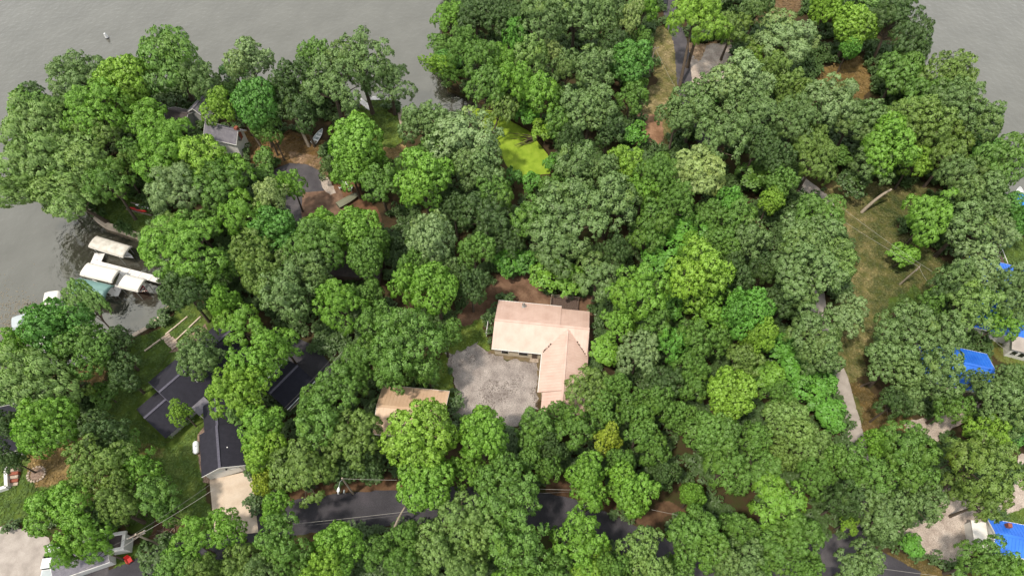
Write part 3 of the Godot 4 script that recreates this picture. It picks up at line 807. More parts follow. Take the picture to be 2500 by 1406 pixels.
	[2270, 530, 62, "b", "willow"], [2350, 555, 78, "g", "oak"], [2385, 485, 66, "g", "oak"], [2435, 560, 52, "G", "oak"], [2205, 625, 36, "b", "shrub"], [2490, 550, 34, "e", "oak"], [2420, 962, 42, "g", "oak"], [2378, 935, 32, "g", "oak"], [1300, 446, 26, "u", "shrub"], [1254, 432, 24, "e", "shrub"], [1346, 400, 22, "u", "shrub"], [2492, 690, 50, "G", "oak"], [2482, 765, 46, "g", "oak"], [925, 600, 36, "m", "oak"],
	# upper right
	[1800, 210, 84, "G", "oak"], [1700, 262, 80, "g", "oak"], [1835, 285, 80, "g", "oak"], [1655, 290, 56, "g", "oak"], [1760, 335, 70, "g", "oak"], [1850, 360, 58, "d", "oak"], [1922, 98, 90, "G", "oak"], [1862, 120, 52, "o", "oak"], [1885, 185, 46, "o", "oak"], [1710, 48, 72, "y", "oak"], [1785, 70, 52, "o", "oak"], [1835, 150, 34, "y", "oak"],
	[2085, 60, 64, "y", "maple"], [2015, 22, 46, "y", "maple"], [2075, 118, 30, "u", "maple"], [2185, 50, 66, "d", "oak"], [2222, 112, 50, "d", "willow"], [2195, 180, 60, "m", "willow"], [2320, 190, 66, "o", "willow"], [2260, 245, 60, "m", "willow"], [2325, 270, 74, "g", "oak"], [1925, 225, 50, "o", "oak"], [2025, 256, 70, "G", "oak"], [2080, 300, 60, "g", "oak"],
	[2145, 310, 70, "g", "oak"], [2165, 365, 70, "b", "oak"], [2130, 405, 54, "g", "oak"], [2235, 295, 84, "o", "oak"], [2285, 335, 60, "o", "oak"], [2230, 400, 46, "y", "oak"], [2320, 375, 62, "o", "oak"], [2385, 310, 60, "g", "oak"], [2430, 400, 66, "m", "willow"], [2345, 430, 60, "g", "oak"], [1990, 390, 58, "o", "oak"], [1985, 340, 44, "o", "oak"], [1945, 300, 60, "g", "oak"], [1890, 395, 46, "d", "oak"], [2080, 450, 40, "d", "shrub"], [2020, 10, 40, "m", "oak"], [1850, 20, 44, "g", "oak"],
	# upper middle
	[1098, 45, 44, "b", "oak"], [1165, 40, 60, "d", "oak"], [1240, 55, 60, "d", "oak"], [1135, 115, 48, "m", "oak"], [1066, 165, 46, "y", "airy"], [1172, 145, 52, "m", "oak"], [1262, 95, 36, "u", "oak"], [1320, 50, 68, "g", "oak"], [1405, 45, 74, "g", "oak"], [1478, 35, 56, "g", "oak"], [1540, 50, 42, "s", "airy"], [1572, 20, 38, "b", "oak"], [1540, 150, 62, "e", "maple"], [1352, 128, 36, "s", "airy"], [1295, 150, 52, "w", "oak"], [1230, 160, 50, "b", "oak"], [1195, 210, 52, "m", "oak"], [1262, 205, 54, "b", "oak"], [1225, 262, 44, "o", "oak"], [1322, 240, 54, "b", "oak"], [1385, 165, 45, "g", "oak"], [1450, 170, 60, "g", "oak"], [1440, 265, 80, "g", "oak"], [1485, 320, 46, "d", "oak"], [1540, 240, 42, "m", "oak"], [1320, 325, 30, "y", "shrub"], [1285, 285, 34, "u", "shrub"], [1365, 310, 42, "m", "oak"], [1550, 330, 32, "u", "shrub"], [1395, 345, 36, "d", "oak"], [1555, 215, 30, "b", "shrub"], [1500, 110, 45, "d", "oak"], [1100, 190, 32, "m", "oak"], [1570, 95, 30, "m", "oak"],
]

func build_trees() -> void:
	for row in TREES: tree(row)
	# young trees in the gaps between the crowns
	var fr := RandomNumberGenerator.new()
	fr.seed = 41
	var young := 0
	for k in 9000:
		if young >= 110: break
		var p := Vector3(fr.randf_range(-125, 125), 0, fr.randf_range(-165, -22))
		if zone_at(p) != 0 or covered(p) or covered(p + Vector3(3, 0, 0)) or covered(p - Vector3(3, 0, 0)) or covered(p + Vector3(0, 0, 3)) or covered(p - Vector3(0, 0, 3)) or zone_at(p + Vector3(0, 0, -6)) != 0 or zone_at(p + Vector3(5, 0, 0)) != 0 or zone_at(p - Vector3(5, 0, 0)) != 0 or zone_at(p + Vector3(0, 0, 4)) != 0 or not Geometry2D.is_point_in_polygon(Vector2(p.x, p.z), land): continue
		var close := false
		for q in tree_spots:
			if Vector2(p.x - q[0].x, p.z - q[0].z).length() < q[1] * 0.72 + 1.6: close = true
		if close: continue
		young += 1
		var kind := "oak" if fr.randf() < 0.6 else "shrub"
		var key := "%s%d" % [kind, fr.randi() % 2]
		var t: String = ["m", "d", "e", "d", "m"][fr.randi() % 5]  # darker tints put the shade of the gaps into the leaf colour
		var rad := fr.randf_range(2.4, 3.6)
		tree_spots.append([p, rad])
		var label := "young %s %s tinted for shade %s" % [TINTS[t][0], "oak" if kind == "oak" else "leafy tree", place_words(p)]
		var o := thing("young_tree", label, "tree", p, fr.randf() * TAU, label)
		if not protos.has(key): protos[key] = make_proto(kind, int(key.right(1)) + 1)
		var pr: Dictionary = protos[key]
		o.scale = Vector3(rad / float(pr.R), fr.randf_range(5.0, 7.5) / (16.5 if kind == "oak" else 6.5), rad / float(pr.R))
		part("trunk", pr.trunk, mats["bark"], o)
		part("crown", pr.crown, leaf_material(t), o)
	print("young trees ", young)
	# undergrowth on the forest floor
	var L := Leaves.new()
	var r := RandomNumberGenerator.new()
	r.seed = 5
	for k in 9:
		var c := Vector3(r.randf_range(-0.7, 0.7), r.randf_range(0.3, 0.9), r.randf_range(-0.7, 0.7))
		for j in 16:
			var e := ball(r)
			e.y = absf(e.y)
			L.leaf(c + e * 0.45, (e + ball(r) * 0.6).normalized(), (e * 0.4 + Vector3.UP + ball(r) * 0.5).normalized(), Vector3.UP, r.randf_range(0.26, 0.42), 0.26, leaf_tone(r, 0.05))
	var mm := MultiMesh.new()
	mm.transform_format = MultiMesh.TRANSFORM_3D
	mm.mesh = L.mesh()
	var spots := []
	for k in 34000:
		var p := Vector3(r.randf_range(-140, 140), -0.1, r.randf_range(-175, 5))
		if zone_at(p) != 0 or covered(p) or not Geometry2D.is_point_in_polygon(Vector2(p.x, p.z), land): continue
		if warp.get_noise_2d(p.x * 0.6, p.z * 0.6) < -0.28: continue
		var s := r.randf_range(0.6, 1.7)
		spots.append(Transform3D(Basis(Vector3.UP, r.randf() * TAU).scaled(Vector3(s, s * r.randf_range(0.7, 1.5), s)), p))
	mm.instance_count = spots.size()
	for i in spots.size(): mm.set_instance_transform(i, spots[i])
	var o := MultiMeshInstance3D.new()
	o.name = "undergrowth"
	o.multimesh = mm
	o.material_override = leaf_material("d")
	add_child(o)
	tag(o, "low green undergrowth covering the forest floor", "undergrowth", "", "stuff")

func build_grass() -> void:
	var L := Leaves.new()
	var r := RandomNumberGenerator.new()
	r.seed = 9
	for k in 7:
		var a := r.randf() * TAU
		var d := Vector3(cos(a), 0, sin(a))
		L.leaf(d * 0.07 + Vector3(0, 0.06, 0), (d + Vector3(0, 0.9, 0)).normalized(), (Vector3.UP - d * 0.5).normalized(), Vector3.UP, r.randf_range(0.14, 0.24), 0.09, Color.WHITE)
	var mm := MultiMesh.new()
	mm.transform_format = MultiMesh.TRANSFORM_3D
	mm.use_colors = true
	mm.mesh = L.mesh()
	var spots := []
	var tones := []
	var tries := 0
	while spots.size() < 60000 and tries < 700000:
		tries += 1
		var p := Vector3(r.randf_range(-95, 125), 0, r.randf_range(-160, -18))
		var z := zone_at(p)
		if z == 0 or z == 3 or z == 255: continue
		if fine.get_noise_2d(p.x * 1.4, p.z * 1.4) < -0.22 or covered(p): continue
		var k := (int((p.z - GZ0) / GSTEP) * GW + int((p.x - GX0) / GSTEP)) * 3
		var s := r.randf_range(0.8, 1.9)
		spots.append(Transform3D(Basis(Vector3.UP, r.randf() * TAU).scaled(Vector3(s, s * r.randf_range(0.5, 0.9), s)), p))
		var c := Color8(soil[k], soil[k + 1], soil[k + 2]).srgb_to_linear() * r.randf_range(0.85, 1.5)
		tones.append(Color(c.r, c.g * (1.08 if z == 1 else 1.0), c.b, 1))
	mm.instance_count = spots.size()
	for i in spots.size():
		mm.set_instance_transform(i, spots[i])
		mm.set_instance_color(i, tones[i])
	var m := StandardMaterial3D.new()
	m.resource_name = "grass_blades"
	m.vertex_color_use_as_albedo = true
	m.roughness = 0.9
	var o := MultiMeshInstance3D.new()
	o.name = "grass"
	o.multimesh = mm
	o.material_override = m
	add_child(o)
	tag(o, "short green and straw coloured grass of the lawns and clearings", "grass", "", "stuff")

var tree_spots := []
var keep_clear := []
func covered(p: Vector3) -> bool:
	for q in keep_clear:
		if Geometry2D.is_point_in_polygon(Vector2(p.x, p.z), q): return true
	return false

# ---------------------------------------------------------------- buildings
# A frame from three eave corners: along the ridge from p0 to p1, across to p2.
func frame(p0: Array, p1: Array, p2: Array, h: float) -> Array:
	var a := at(p0[0], p0[1], h)
	var b := at(p1[0], p1[1], h)
	var c := at(p2[0], p2[1], h)
	var ax := (b - a).normalized()
	var n := ax.cross(Vector3.UP)
	var w := (c - a).dot(n)
	if w < 0:
		var s := a
		a = b
		b = s
		ax = -ax
		n = -n
		w = -w
	a.y = 0
	return [a, atan2(-ax.z, ax.x), a.distance_to(Vector3(b.x, 0, b.z)), w]

func footprint(o: Node3D, x0: float, x1: float, z0: float, z1: float) -> void:
	var p := PackedVector2Array()
	for q in [Vector3(x0, 0, z0), Vector3(x1, 0, z0), Vector3(x1, 0, z1), Vector3(x0, 0, z1)]:
		var w: Vector3 = o.transform * q
		p.append(Vector2(w.x, w.z))
	keep_clear.append(p)

# One sloping sheet from eave to ridge, with raised ribs when it is sheet metal.
func slope(parent: Node3D, e0: Vector3, e1: Vector3, r1: Vector3, r0: Vector3, mat: String, ribs: float, called := "roof_slope") -> MeshInstance3D:
	var m := MB.new()
	m.slab(e0, e1, r1, r0, 0.12)
	if ribs > 0:
		var l := e0.distance_to(e1)
		var up := (r1 - e0).cross(r0 - e1).normalized()
		var k := 1
		while k * ribs < l:
			var t := k * ribs / l
			m.beam(e0.lerp(e1, t) + up * 0.012, r0.lerp(r1, t) + up * 0.012, 0.05, 0.05)
			k += 1
	return part(called, m, mats[mat], parent)

# A gabled block in its parent's axes: eaves along x at z0 and z1.
func gable(o: Node3D, x0: float, x1: float, z0: float, z1: float, eave: float, rise: float, roof: String, wall: String, ribs := 0.0, over := 0.4, trim := true, along_z := false) -> void:
	var T := Transform3D.IDENTITY if not along_z else Transform3D(Basis(Vector3(0, 0, 1), Vector3.UP, Vector3(-1, 0, 0)), Vector3.ZERO)
	# with along_z, the block's own x runs along the parent's z and its own z along minus x
	var f := func(x: float, y: float, z: float) -> Vector3: return T * Vector3(x, y, z)
	var mz := (z0 + z1) / 2
	var w := MB.new()
	var drop: float = rise * over / ((z1 - z0) / 2)
	var a := x0 + over
	var b := x1 - over
	var c := z0 + over
	var d := z1 - over
	var top: float = eave + drop - 0.14
	var pk := eave + rise - 0.14
	w.quad(f.call(a, -0.3, d), f.call(b, -0.3, d), f.call(b, top, d), f.call(a, top, d))
	w.quad(f.call(b, -0.3, c), f.call(a, -0.3, c), f.call(a, top, c), f.call(b, top, c))
	for e in [[a, c, d], [b, d, c]]:
		w.quad(f.call(e[0], -0.3, e[1]), f.call(e[0], -0.3, e[2]), f.call(e[0], top, e[2]), f.call(e[0], top, e[1]))
		w.tri(f.call(e[0], top, e[1]), f.call(e[0], top, e[2]), f.call(e[0], pk, mz))
	part("wall", w, mats[wall], o)
	slope(o, f.call(x0, eave, z1), f.call(x1, eave, z1), f.call(x1, eave + rise, mz), f.call(x0, eave + rise, mz), roof, ribs)
	slope(o, f.call(x1, eave, z0), f.call(x0, eave, z0), f.call(x0, eave + rise, mz), f.call(x1, eave + rise, mz), roof, ribs)
	var cap := MB.new()
	cap.beam(f.call(x0, eave + rise + 0.02, mz), f.call(x1, eave + rise + 0.02, mz), 0.4, 0.06)
	part("ridge_cap", cap, mats["ridge_dark" if roof in ["black_shingle", "navy_shingle"] else roof], o)
	if trim:
		for z in [z0, z1]:
			var g := MB.new()
			g.beam(f.call(x0, eave - 0.1, z), f.call(x1, eave - 0.1, z), 0.12, 0.14)
			part("gutter", g, mats["white_trim"], o)
		for x in [x0, x1]:
			var g := MB.new()
			g.beam(f.call(x, eave - 0.12, z0), f.call(x, eave + rise - 0.1, mz), 0.05, 0.2)
			g.beam(f.call(x, eave + rise - 0.1, mz), f.call(x, eave - 0.12, z1), 0.05, 0.2)
			part("fascia", g, mats["white_trim"], o)

func window(o: Node3D, c: Vector3, s: Vector3, out: Vector3) -> void:   # s: size with the thin side along the wall's normal
	var m := MB.new()
	m.box(c, s)
	var w := part("window", m, mats["white_trim"], o)
	var g := MB.new()
	g.box(c + out * 0.03, s - Vector3(0.16, 0.16, 0.16) * (Vector3.ONE - out.abs()))
	part("pane", g, mats["dark_glass"], w)

func build_houses() -> void:
	var f: Array
	var o: Node3D
	var m: MB
	# --- pink metal roof, L-shaped
	f = frame([1217, 733], [1371, 748], [1203, 851], 2.9)
	o = thing("house", "L-shaped house with pale pink ribbed metal roof beside the gravel court", "house", f[0], f[1])
	footprint(o, -0.5, 17, -0.5, 10.5)
	footprint(o, 8.5, 17, 10, 21)
	var ev := 2.9
	var rd := 4.9
	var mz := 5.2
	m = MB.new()
	m.box(Vector3(8.4, 1.25, 5.2), Vector3(15.8, 2.9, 8.8))
	m.box(Vector3(12.9, 1.25, 13.5), Vector3(6.9, 2.86, 7.8))
	m.box(Vector3(13.05, 1.23, 18.7), Vector3(6.0, 2.82, 2.98))
	part("wall", m, mats["cream_siding"], o)
	for y in 6:
		m = MB.new()
		m.box(Vector3(4.6, 0.5 + y * 0.36, 9.62), Vector3(8.1, 0.05, 0.04))
		part("siding_board", m, mats["cream_siding"], o)
	for e in [[0.45, 1.0], [16.25, -1.0]]:
		m = MB.new()
		m.tri(Vector3(e[0], 2.7, mz - 4.2 * e[1]), Vector3(e[0], 2.7, mz + 4.2 * e[1]), Vector3(e[0], 4.6, mz))
		part("gable_wall", m, mats["cream_siding"], o)
	m = MB.new()
	m.tri(Vector3(10.1, 2.65, 20.3), Vector3(16, 2.65, 20.3), Vector3(13.0, 4.6, 20.3))
	part("gable_wall", m, mats["cream_siding"], o)
	slope(o, Vector3(11.6, ev, 0), Vector3(0, ev, 0), Vector3(0, rd, mz), Vector3(11.6, rd, mz), "pink_metal", 0.55)
	slope(o, Vector3(16.7, ev + 0.1, 0.55), Vector3(11.64, ev + 0.1, 0.55), Vector3(11.64, rd - 0.02, mz), Vector3(16.7, rd - 0.02, mz), "pink_metal", 0.55)
	slope(o, Vector3(0, ev, 9.95), Vector3(16.75, ev, 9.95), Vector3(16.75, rd, mz), Vector3(0, rd, mz), "pink_metal", 0.55)
	slope(o, Vector3(8.85, ev, 5.6), Vector3(8.85, ev, 17.25), Vector3(12.95, rd - 0.04, 17.25), Vector3(12.95, rd - 0.04, 5.6), "pink_metal", 0.55)
	slope(o, Vector3(16.95, ev, 20.75), Vector3(16.95, ev, 5.6), Vector3(12.95, rd - 0.04, 5.6), Vector3(12.95, rd - 0.04, 20.75), "pink_metal", 0.55)
	slope(o, Vector3(9.6, ev + 0.26, 17.3), Vector3(9.6, ev + 0.26, 20.75), Vector3(12.95, rd - 0.08, 20.75), Vector3(12.95, rd - 0.08, 17.3), "pink_metal", 0.55)
	m = MB.new()
	m.beam(Vector3(0, rd + 0.03, mz), Vector3(16.75, rd + 0.03, mz), 0.36, 0.06)
	part("ridge_cap", m, mats["pink_metal"], o)
	m = MB.new()
	m.beam(Vector3(12.95, rd, 6.0), Vector3(12.95, rd, 20.75), 0.36, 0.06)
	part("ridge_cap", m, mats["pink_metal"], o)
	for e in [[Vector3(0, ev - 0.08, 9.98), Vector3(8.8, ev - 0.08, 9.98)], [Vector3(0, ev - 0.08, -0.03), Vector3(11.6, ev - 0.08, -0.03)], [Vector3(8.82, ev - 0.08, 10), Vector3(8.82, ev - 0.08, 17.2)]]:
		m = MB.new()
		m.beam(e[0], e[1], 0.1, 0.13)
		part("gutter", m, mats["white_trim"], o)
	# dead leaves caught where the wing's roof meets the main roof
	m = MB.new()
	for k in 90:
		var s := rng.randf()
		var t := s * 1.5
		var q := Vector3(8.95 + t + rng.randf_range(-0.1, 0.1), 0, 9.85 - t * 1.16 + rng.randf_range(-0.12, 0.12)) if k % 3 == 0 else Vector3(16.6 - s * 1.9 + rng.randf_range(-0.13, 0.13), 0, 9.7 - s * 2.2 + rng.randf_range(-0.13, 0.13))
		q.y = ev + (9.95 - q.z) / 4.75 * 2.0 + 0.05
		m.box(q, Vector3(0.16, 0.05, 0.12), rng.randf() * TAU)
	var lit := part("leaf_litter", m, mats["bark"], o)
	lit.set_meta("kind", "stuff")
	m = MB.new()
	m.tube([Vector3(4.75, 3.0, 1.1), Vector3(4.75, 4.0, 1.1)], [0.16, 0.16], 10)
	m.tube([Vector3(4.75, 4.0, 1.1), Vector3(4.75, 4.12, 1.1), Vector3(4.75, 4.3, 1.1)], [0.3, 0.3, 0.08], 10)
	m.box(Vector3(4.75, 3.36, 1.15), Vector3(0.6, 0.12, 0.6))
	part("chimney_pipe", m, mats["galvanised"], o)
	window(o, Vector3(5.6, 1.55, 9.63), Vector3(1.7, 1.1, 0.1), Vector3(0, 0, 1))
	window(o, Vector3(2.3, 1.55, 9.63), Vector3(1.3, 1.1, 0.1), Vector3(0, 0, 1))
	m = MB.new()
	m.box(Vector3(7.6, 1.05, 9.63), Vector3(0.95, 2.1, 0.08))
	var dr := part("door", m, mats["dark_wood"], o)
	m = MB.new()
	m.box(Vector3(7.95, 1.0, 9.69), Vector3(0.06, 0.14, 0.06))
	part("handle", m, mats["steel"], dr)
	m = MB.new()
	m.box(Vector3(7.6, 0.08, 10.0), Vector3(1.6, 0.16, 0.8), 0.0, 0.03)
	part("door_step", m, mats["stone"], o)
	# back deck with railing
	var dk := thing("deck", "grey wooden deck with pale railing behind the pink roofed house", "deck", f[0], f[1])
	for k in 12:
		m = MB.new()
		m.box(Vector3(9.7 + k * 0.44, 0.5, -1.75), Vector3(0.41, 0.08, 2.9))
		part("plank", m, mats["dark_wood"], dk)
	for k in 4:
		m = MB.new()
		m.box(Vector3(9.6 + k * 1.7, 0.75, -3.1), Vector3(0.1, 1.5, 0.1))
		part("post", m, mats["weathered_wood"], dk)
	for y in [1.45, 0.95]:
		m = MB.new()
		m.box(Vector3(12.15, y, -3.16), Vector3(5.3, 0.09, 0.06))
		m.box(Vector3(9.53, y, -1.9), Vector3(0.06, 0.09, 2.4))
		part("rail", m, mats["bark_pale"], dk)
	# lattice leaning beside the west gable
	var lt := thing("lattice_screen", "white lattice frame standing beside the pink roofed house", "screen", f[0] + Basis(Vector3.UP, f[1]) * Vector3(-1.5, 0, 5.0), f[1])
	m = MB.new()
	for y in [0.1, 1.5]: m.box(Vector3(0, y, 0), Vector3(0.08, 0.08, 2.4))
	for z in [-1.2, 1.2]: m.box(Vector3(0, 0.8, z), Vector3(0.08, 1.5, 0.08))
	part("frame", m, mats["white_trim"], lt)
	m = MB.new()
	for k in 6:
		m.beam(Vector3(0.03, 0.1, -1.2 + k * 0.4), Vector3(0.03, 1.5, -0.8 + k * 0.28), 0.04, 0.04)
		m.beam(Vector3(-0.03, 1.5, -1.2 + k * 0.4), Vector3(-0.03, 0.1, -0.8 + k * 0.28), 0.04, 0.04)
	part("lath", m, mats["white_trim"], lt)

	# --- tan metal garage
	f = frame([935, 940], [1097, 955], [912, 1042], 2.7)
	o = thing("garage", "tan ribbed metal roofed garage behind the lime green maple", "garage", f[0], f[1])
	footprint(o, 0, 12, 0, 9)
	gable(o, 0, f[2], 0, 8.7, 2.7, 1.5, "tan_metal", "cream_siding", 0.6)
	m = MB.new()
	m.box(Vector3(f[2] - 0.38, 1.1, 4.3), Vector3(0.08, 2.2, 3.2))
	part("garage_door", m, mats["white_paint"], o)

	# --- dark-roofed lake house
	f = frame([361, 932], [505, 810], [412, 1003], 3.0)
	o = thing("lake_house", "rambling lake house with black shingle roofs on the green lawn", "house", f[0], f[1])
	footprint(o, -5, 16, -0.5, 11)
	gable(o, 0, 15.0, 0, 9.7, 2.9, 2.7, "black_shingle", "grey_siding", 0.0, 0.5, false)
	gable(o, -4.3, 0.3, 2.1, 10.2, 2.2, 2.5, "black_shingle", "grey_siding", 0.0, 0.75, false)
	for z in [-0.02, 9.72]:  # grey strips added along the rake to stand for its shadow line
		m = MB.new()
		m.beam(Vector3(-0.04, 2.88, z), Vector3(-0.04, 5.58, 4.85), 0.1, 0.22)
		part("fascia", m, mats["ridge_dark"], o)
	m = MB.new()
	m.tube([Vector3(5.2, 4.0, 7.3), Vector3(5.2, 4.95, 7.3)], [0.12, 0.12], 8)
	part("vent_pipe", m, mats["white_trim"], o)
	for k in 4:
		window(o, Vector3(1.8 + k * 3.4, 1.5, 0.38), Vector3(1.5, 1.2, 0.1), Vector3(0, 0, -1))
	m = MB.new()
	m.slab(Vector3(1.6, 2.7, 11.6), Vector3(4.2, 2.7, 11.6), Vector3(4.2, 3.1, 9.6), Vector3(1.6, 3.1, 9.6), 0.1)
	part("porch_roof", m, mats["grey_shingle"], o)
	for x in [1.75, 4.05]:
		m = MB.new()
		m.box(Vector3(x, 1.35, 11.4), Vector3(0.14, 2.7, 0.14))
		part("porch_post", m, mats["white_trim"], o)

	f = frame([485, 1062], [491, 1165], [598, 1137], 2.9)
	var gf := f
	o = thing("attached_garage", "black roofed garage with white gable facing the tan driveway", "garage", f[0], f[1])
	var gl: float = f[2]
	var gw: float = f[3]
	footprint(o, -4, gl + 4, -0.5, gw + 0.5)
	# the frame may have been turned round; its south end is the one nearer the camera
	var e0: Vector3 = o.transform * Vector3(0, 0, 0)
	var e1: Vector3 = o.transform * Vector3(gl, 0, 0)
	var south := gl if e1.z > e0.z else 0.0
	var dirx := 1.0 if south > 0 else -1.0
	gable(o, 0, gl, 0, gw, 2.9, 1.75, "black_shingle", "white_paint", 0.0, 0.35, false)
	for z in [0.0, gw]:
		m = MB.new()
		m.beam(Vector3(south + dirx * 0.03, 2.78, z), Vector3(south + dirx * 0.03, 4.55, gw / 2), 0.05, 0.2)
		part("fascia", m, mats["white_trim"], o)
	var nx := [-5.0, 0.2] if south > 0 else [gl - 0.2, gl + 5.0]
	gable(o, nx[0], nx[1], 0.8, gw - 0.8, 2.8, 1.55, "black_shingle", "white_paint", 0.0, 0.35, false)
	m = MB.new()
	var sx := south - dirx * 0.31
	for k in 4:
		m = MB.new()
		m.box(Vector3(sx, 0.3 + k * 0.53, gw / 2), Vector3(0.1, 0.5, 4.4))
		part("door_panel", m, mats["white_trim"], o)
	m = MB.new()
	m.box(Vector3(sx + dirx * 0.12, 2.75, gw / 2 + 0.4), Vector3(0.22, 0.26, 0.22))
	part("wall_lamp", m, mats["black_paint"], o)
	m = MB.new()
	m.tube([Vector3(gl * 0.45, 3.4, gw * 0.68 if dirx < 0 else gw * 0.32), Vector3(gl * 0.45, 4.15, gw * 0.68 if dirx < 0 else gw * 0.32)], [0.09, 0.09], 8)
	part("vent_pipe", m, mats["white_trim"], o)

	# --- navy-roofed garage by the asphalt drive
	f = frame([700, 1000], [768, 930], [622, 955], 2.8)
	o = thing("garage", "navy roofed garage beside the dark asphalt driveway", "garage", f[0], f[1])
	footprint(o, 0, f[2], 0, f[3])
	gable(o, 0, f[2], 0, f[3], 2.8, 1.9, "navy_shingle", "grey_siding", 0.0, 0.4, false)
	for z in [-0.03, f[3] + 0.03]:
		m = MB.new()
		m.beam(Vector3(0, 2.72, z), Vector3(f[2], 2.72, z), 0.14, 0.14)
		part("gutter", m, mats["vinyl_slate"], o)
	m = MB.new()
	m.box(Vector3(-0.3, 0.45, -0.6), Vector3(0.9, 0.9, 0.7), 0.0, 0.06)
	part("utility_box", m, mats["grey_siding"], o)

	# --- house at the left edge
	f = frame([-110, 1018], [80, 975], [-100, 1132], 2.9)
	o = thing("house", "charcoal roofed house with white fascia beside the bright green maple", "house", f[0], f[1])
	footprint(o, 0, f[2], 0, f[3])
	gable(o, 0, f[2], 0, f[3], 2.9, 2.0, "black_shingle", "white_paint")
	for k in 3:
		window(o, Vector3(f[2] - 2.0 - k * 3.0, 1.5, f[3] - 0.37), Vector3(1.4, 1.2, 0.1), Vector3(0, 0, 1))
	# low white wall of the terrace
	var tw := thing("terrace_wall", "low white terrace wall round a dark shrub", "wall", Vector3.ZERO)
	var a := at(-30, 1208, 0.0)
	var b := at(22, 1192, 0.0)
	var c := at(20, 1145, 0.0)
	for e in [[a, b], [b, c]]:
		m = MB.new()
		m.beam(e[0] + Vector3(0, 0.5, 0), e[1] + Vector3(0, 0.5, 0), 0.5, 1.0)
		part("wall_run", m, mats["white_paint"], tw)
	var st := thing("brick_steps", "short flight of pale brick steps beside the white terrace wall", "steps", at(37, 1165, 0.0), 0.15)
	for k in 5:
		m = MB.new()
		m.box(Vector3(0, 0.1 + k * 0.09, 1.2 - k * 0.55), Vector3(1.3, 0.2 + k * 0.18, 0.5), 0.0, 0.03)
		part("step", m, mats["stone" if k % 2 == 0 else "brick"], st)

	# --- house at the lower left
	f = frame([128, 1345], [262, 1300], [142, 1398], 3.0)
	o = thing("house", "grey roofed house under trees beside the white pickup", "house", f[0], f[1])
	footprint(o, 0, f[2] + 4, -1, f[3])
	gable(o, 0, f[2], 0, f[3] + 1.0, 3.0, 0.9, "grey_shingle", "white_paint")
	f = frame([240, 1310], [302, 1300], [258, 1345], 3.2)
	o = thing("flat_annex", "dark flat roof with white parapet joined to the grey roofed house", "house", f[0], f[1])
	m = MB.new()
	m.box(Vector3(f[2] / 2, 1.4, f[3] / 2), Vector3(f[2] - 0.1, 2.96, f[3] - 0.1))
	part("wall", m, mats["white_paint"], o)
	m = MB.new()
	m.box(Vector3(f[2] / 2, 2.94, f[3] / 2), Vector3(f[2] - 0.5, 0.1, f[3] - 0.5))
	part("flat_roof", m, mats["charcoal_shingle"], o)
	for e in [[Vector3(f[2] / 2, 3.0, 0), Vector3(f[2] + 0.5, 0.5, 0.5)], [Vector3(f[2] / 2, 3.0, f[3]), Vector3(f[2] + 0.5, 0.5, 0.5)], [Vector3(0, 3.02, f[3] / 2), Vector3(0.5, 0.5, f[3] - 0.5)], [Vector3(f[2], 3.02, f[3] / 2), Vector3(0.5, 0.5, f[3] - 0.5)]]:
		m = MB.new()
		m.box(e[0], e[1], 0.0, 0.04)
		part("parapet", m, mats["white_paint"], o)

	# --- grey-roofed houses on the point
	f = frame([452, 275], [484, 240], [498, 298], 3.4)
	o = thing("house", "grey gabled house with pale ridge line on the wooded point", "house", f[0], f[1])
	footprint(o, 0, f[2], 0, f[3])
	gable(o, 0, f[2], 0, f[3], 3.4, 2.2, "grey_shingle", "grey_siding")
	f = frame([424, 260], [476, 272], [410, 296], 3.3)
	o = thing("house_wing", "low grey roofed wing meeting the gabled house on the point", "house", f[0], f[1])
	gable(o, 0, f[2], 0, f[3], 3.3, 1.3, "charcoal_shingle", "grey_siding")
	f = frame([600, 318], [520, 300], [586, 356], 4.2)
	o = thing("house", "grey roofed house with white gable and diamond window by the brown yard", "house", f[0], f[1])
	footprint(o, 0, f[2], 0, f[3])
	gable(o, 0, f[2], 0, f[3], 4.2, 2.0, "grey_shingle", "white_paint")
	var ex: float = f[2] if (o.transform * Vector3(f[2], 0, 0)).x > (o.transform * Vector3.ZERO).x else 0.0
	var od := 1.0 if ex > 0 else -1.0
	for k in 2:
		m = MB.new()
		var s := 0.75 - 0.3 * k
		var xx := ex - od * (0.38 - 0.05 * k)
		var cy := 3.9
		var cz: float = f[3] / 2
		m.hexa([Vector3(xx - 0.06, cy - s, cz), Vector3(xx + 0.06, cy - s, cz), Vector3(xx + 0.06, cy, cz - s), Vector3(xx - 0.06, cy, cz - s)], [Vector3(xx - 0.06, cy, cz + s), Vector3(xx + 0.06, cy, cz + s), Vector3(xx + 0.06, cy + s, cz), Vector3(xx - 0.06, cy + s, cz)])
		part("diamond_window" if k == 0 else "pane", m, mats["black_paint" if k == 0 else "vinyl_slate"], o)
	m = MB.new()
	m.box(Vector3(ex - od * 0.5, 5.2, f[3] * 0.42), Vector3(0.7, 3.2, 0.8), 0.0, 0.05)
	part("chimney", m, mats["brick"], o)

	# --- dark roof hidden in the middle of the wood
	f = frame([738, 551], [950, 565], [738, 668], 3.0)
	o = thing("house", "dark brown roofed house hidden under the trees by the brown drive", "house", f[0], f[1])
	footprint(o, 0, f[2], 0, f[3])
	gable(o, 0, f[2], 0, f[3], 3.0, 1.9, "charcoal_shingle", "dark_wood", 0.0, 0.4, false)

	# --- blue metal roofs on the right
	f = frame([2412, 1265], [2600, 1300], [2438, 1352], 2.8)
	o = thing("garage", "bright blue metal roofed garage with white gable in the gravel yard", "garage", f[0], f[1])
	footprint(o, 0, f[2], 0, f[3])
	gable(o, 0, f[2], 0, f[3], 2.8, 1.3, "blue_metal", "white_paint", 0.5, 0.3)
	m = MB.new()
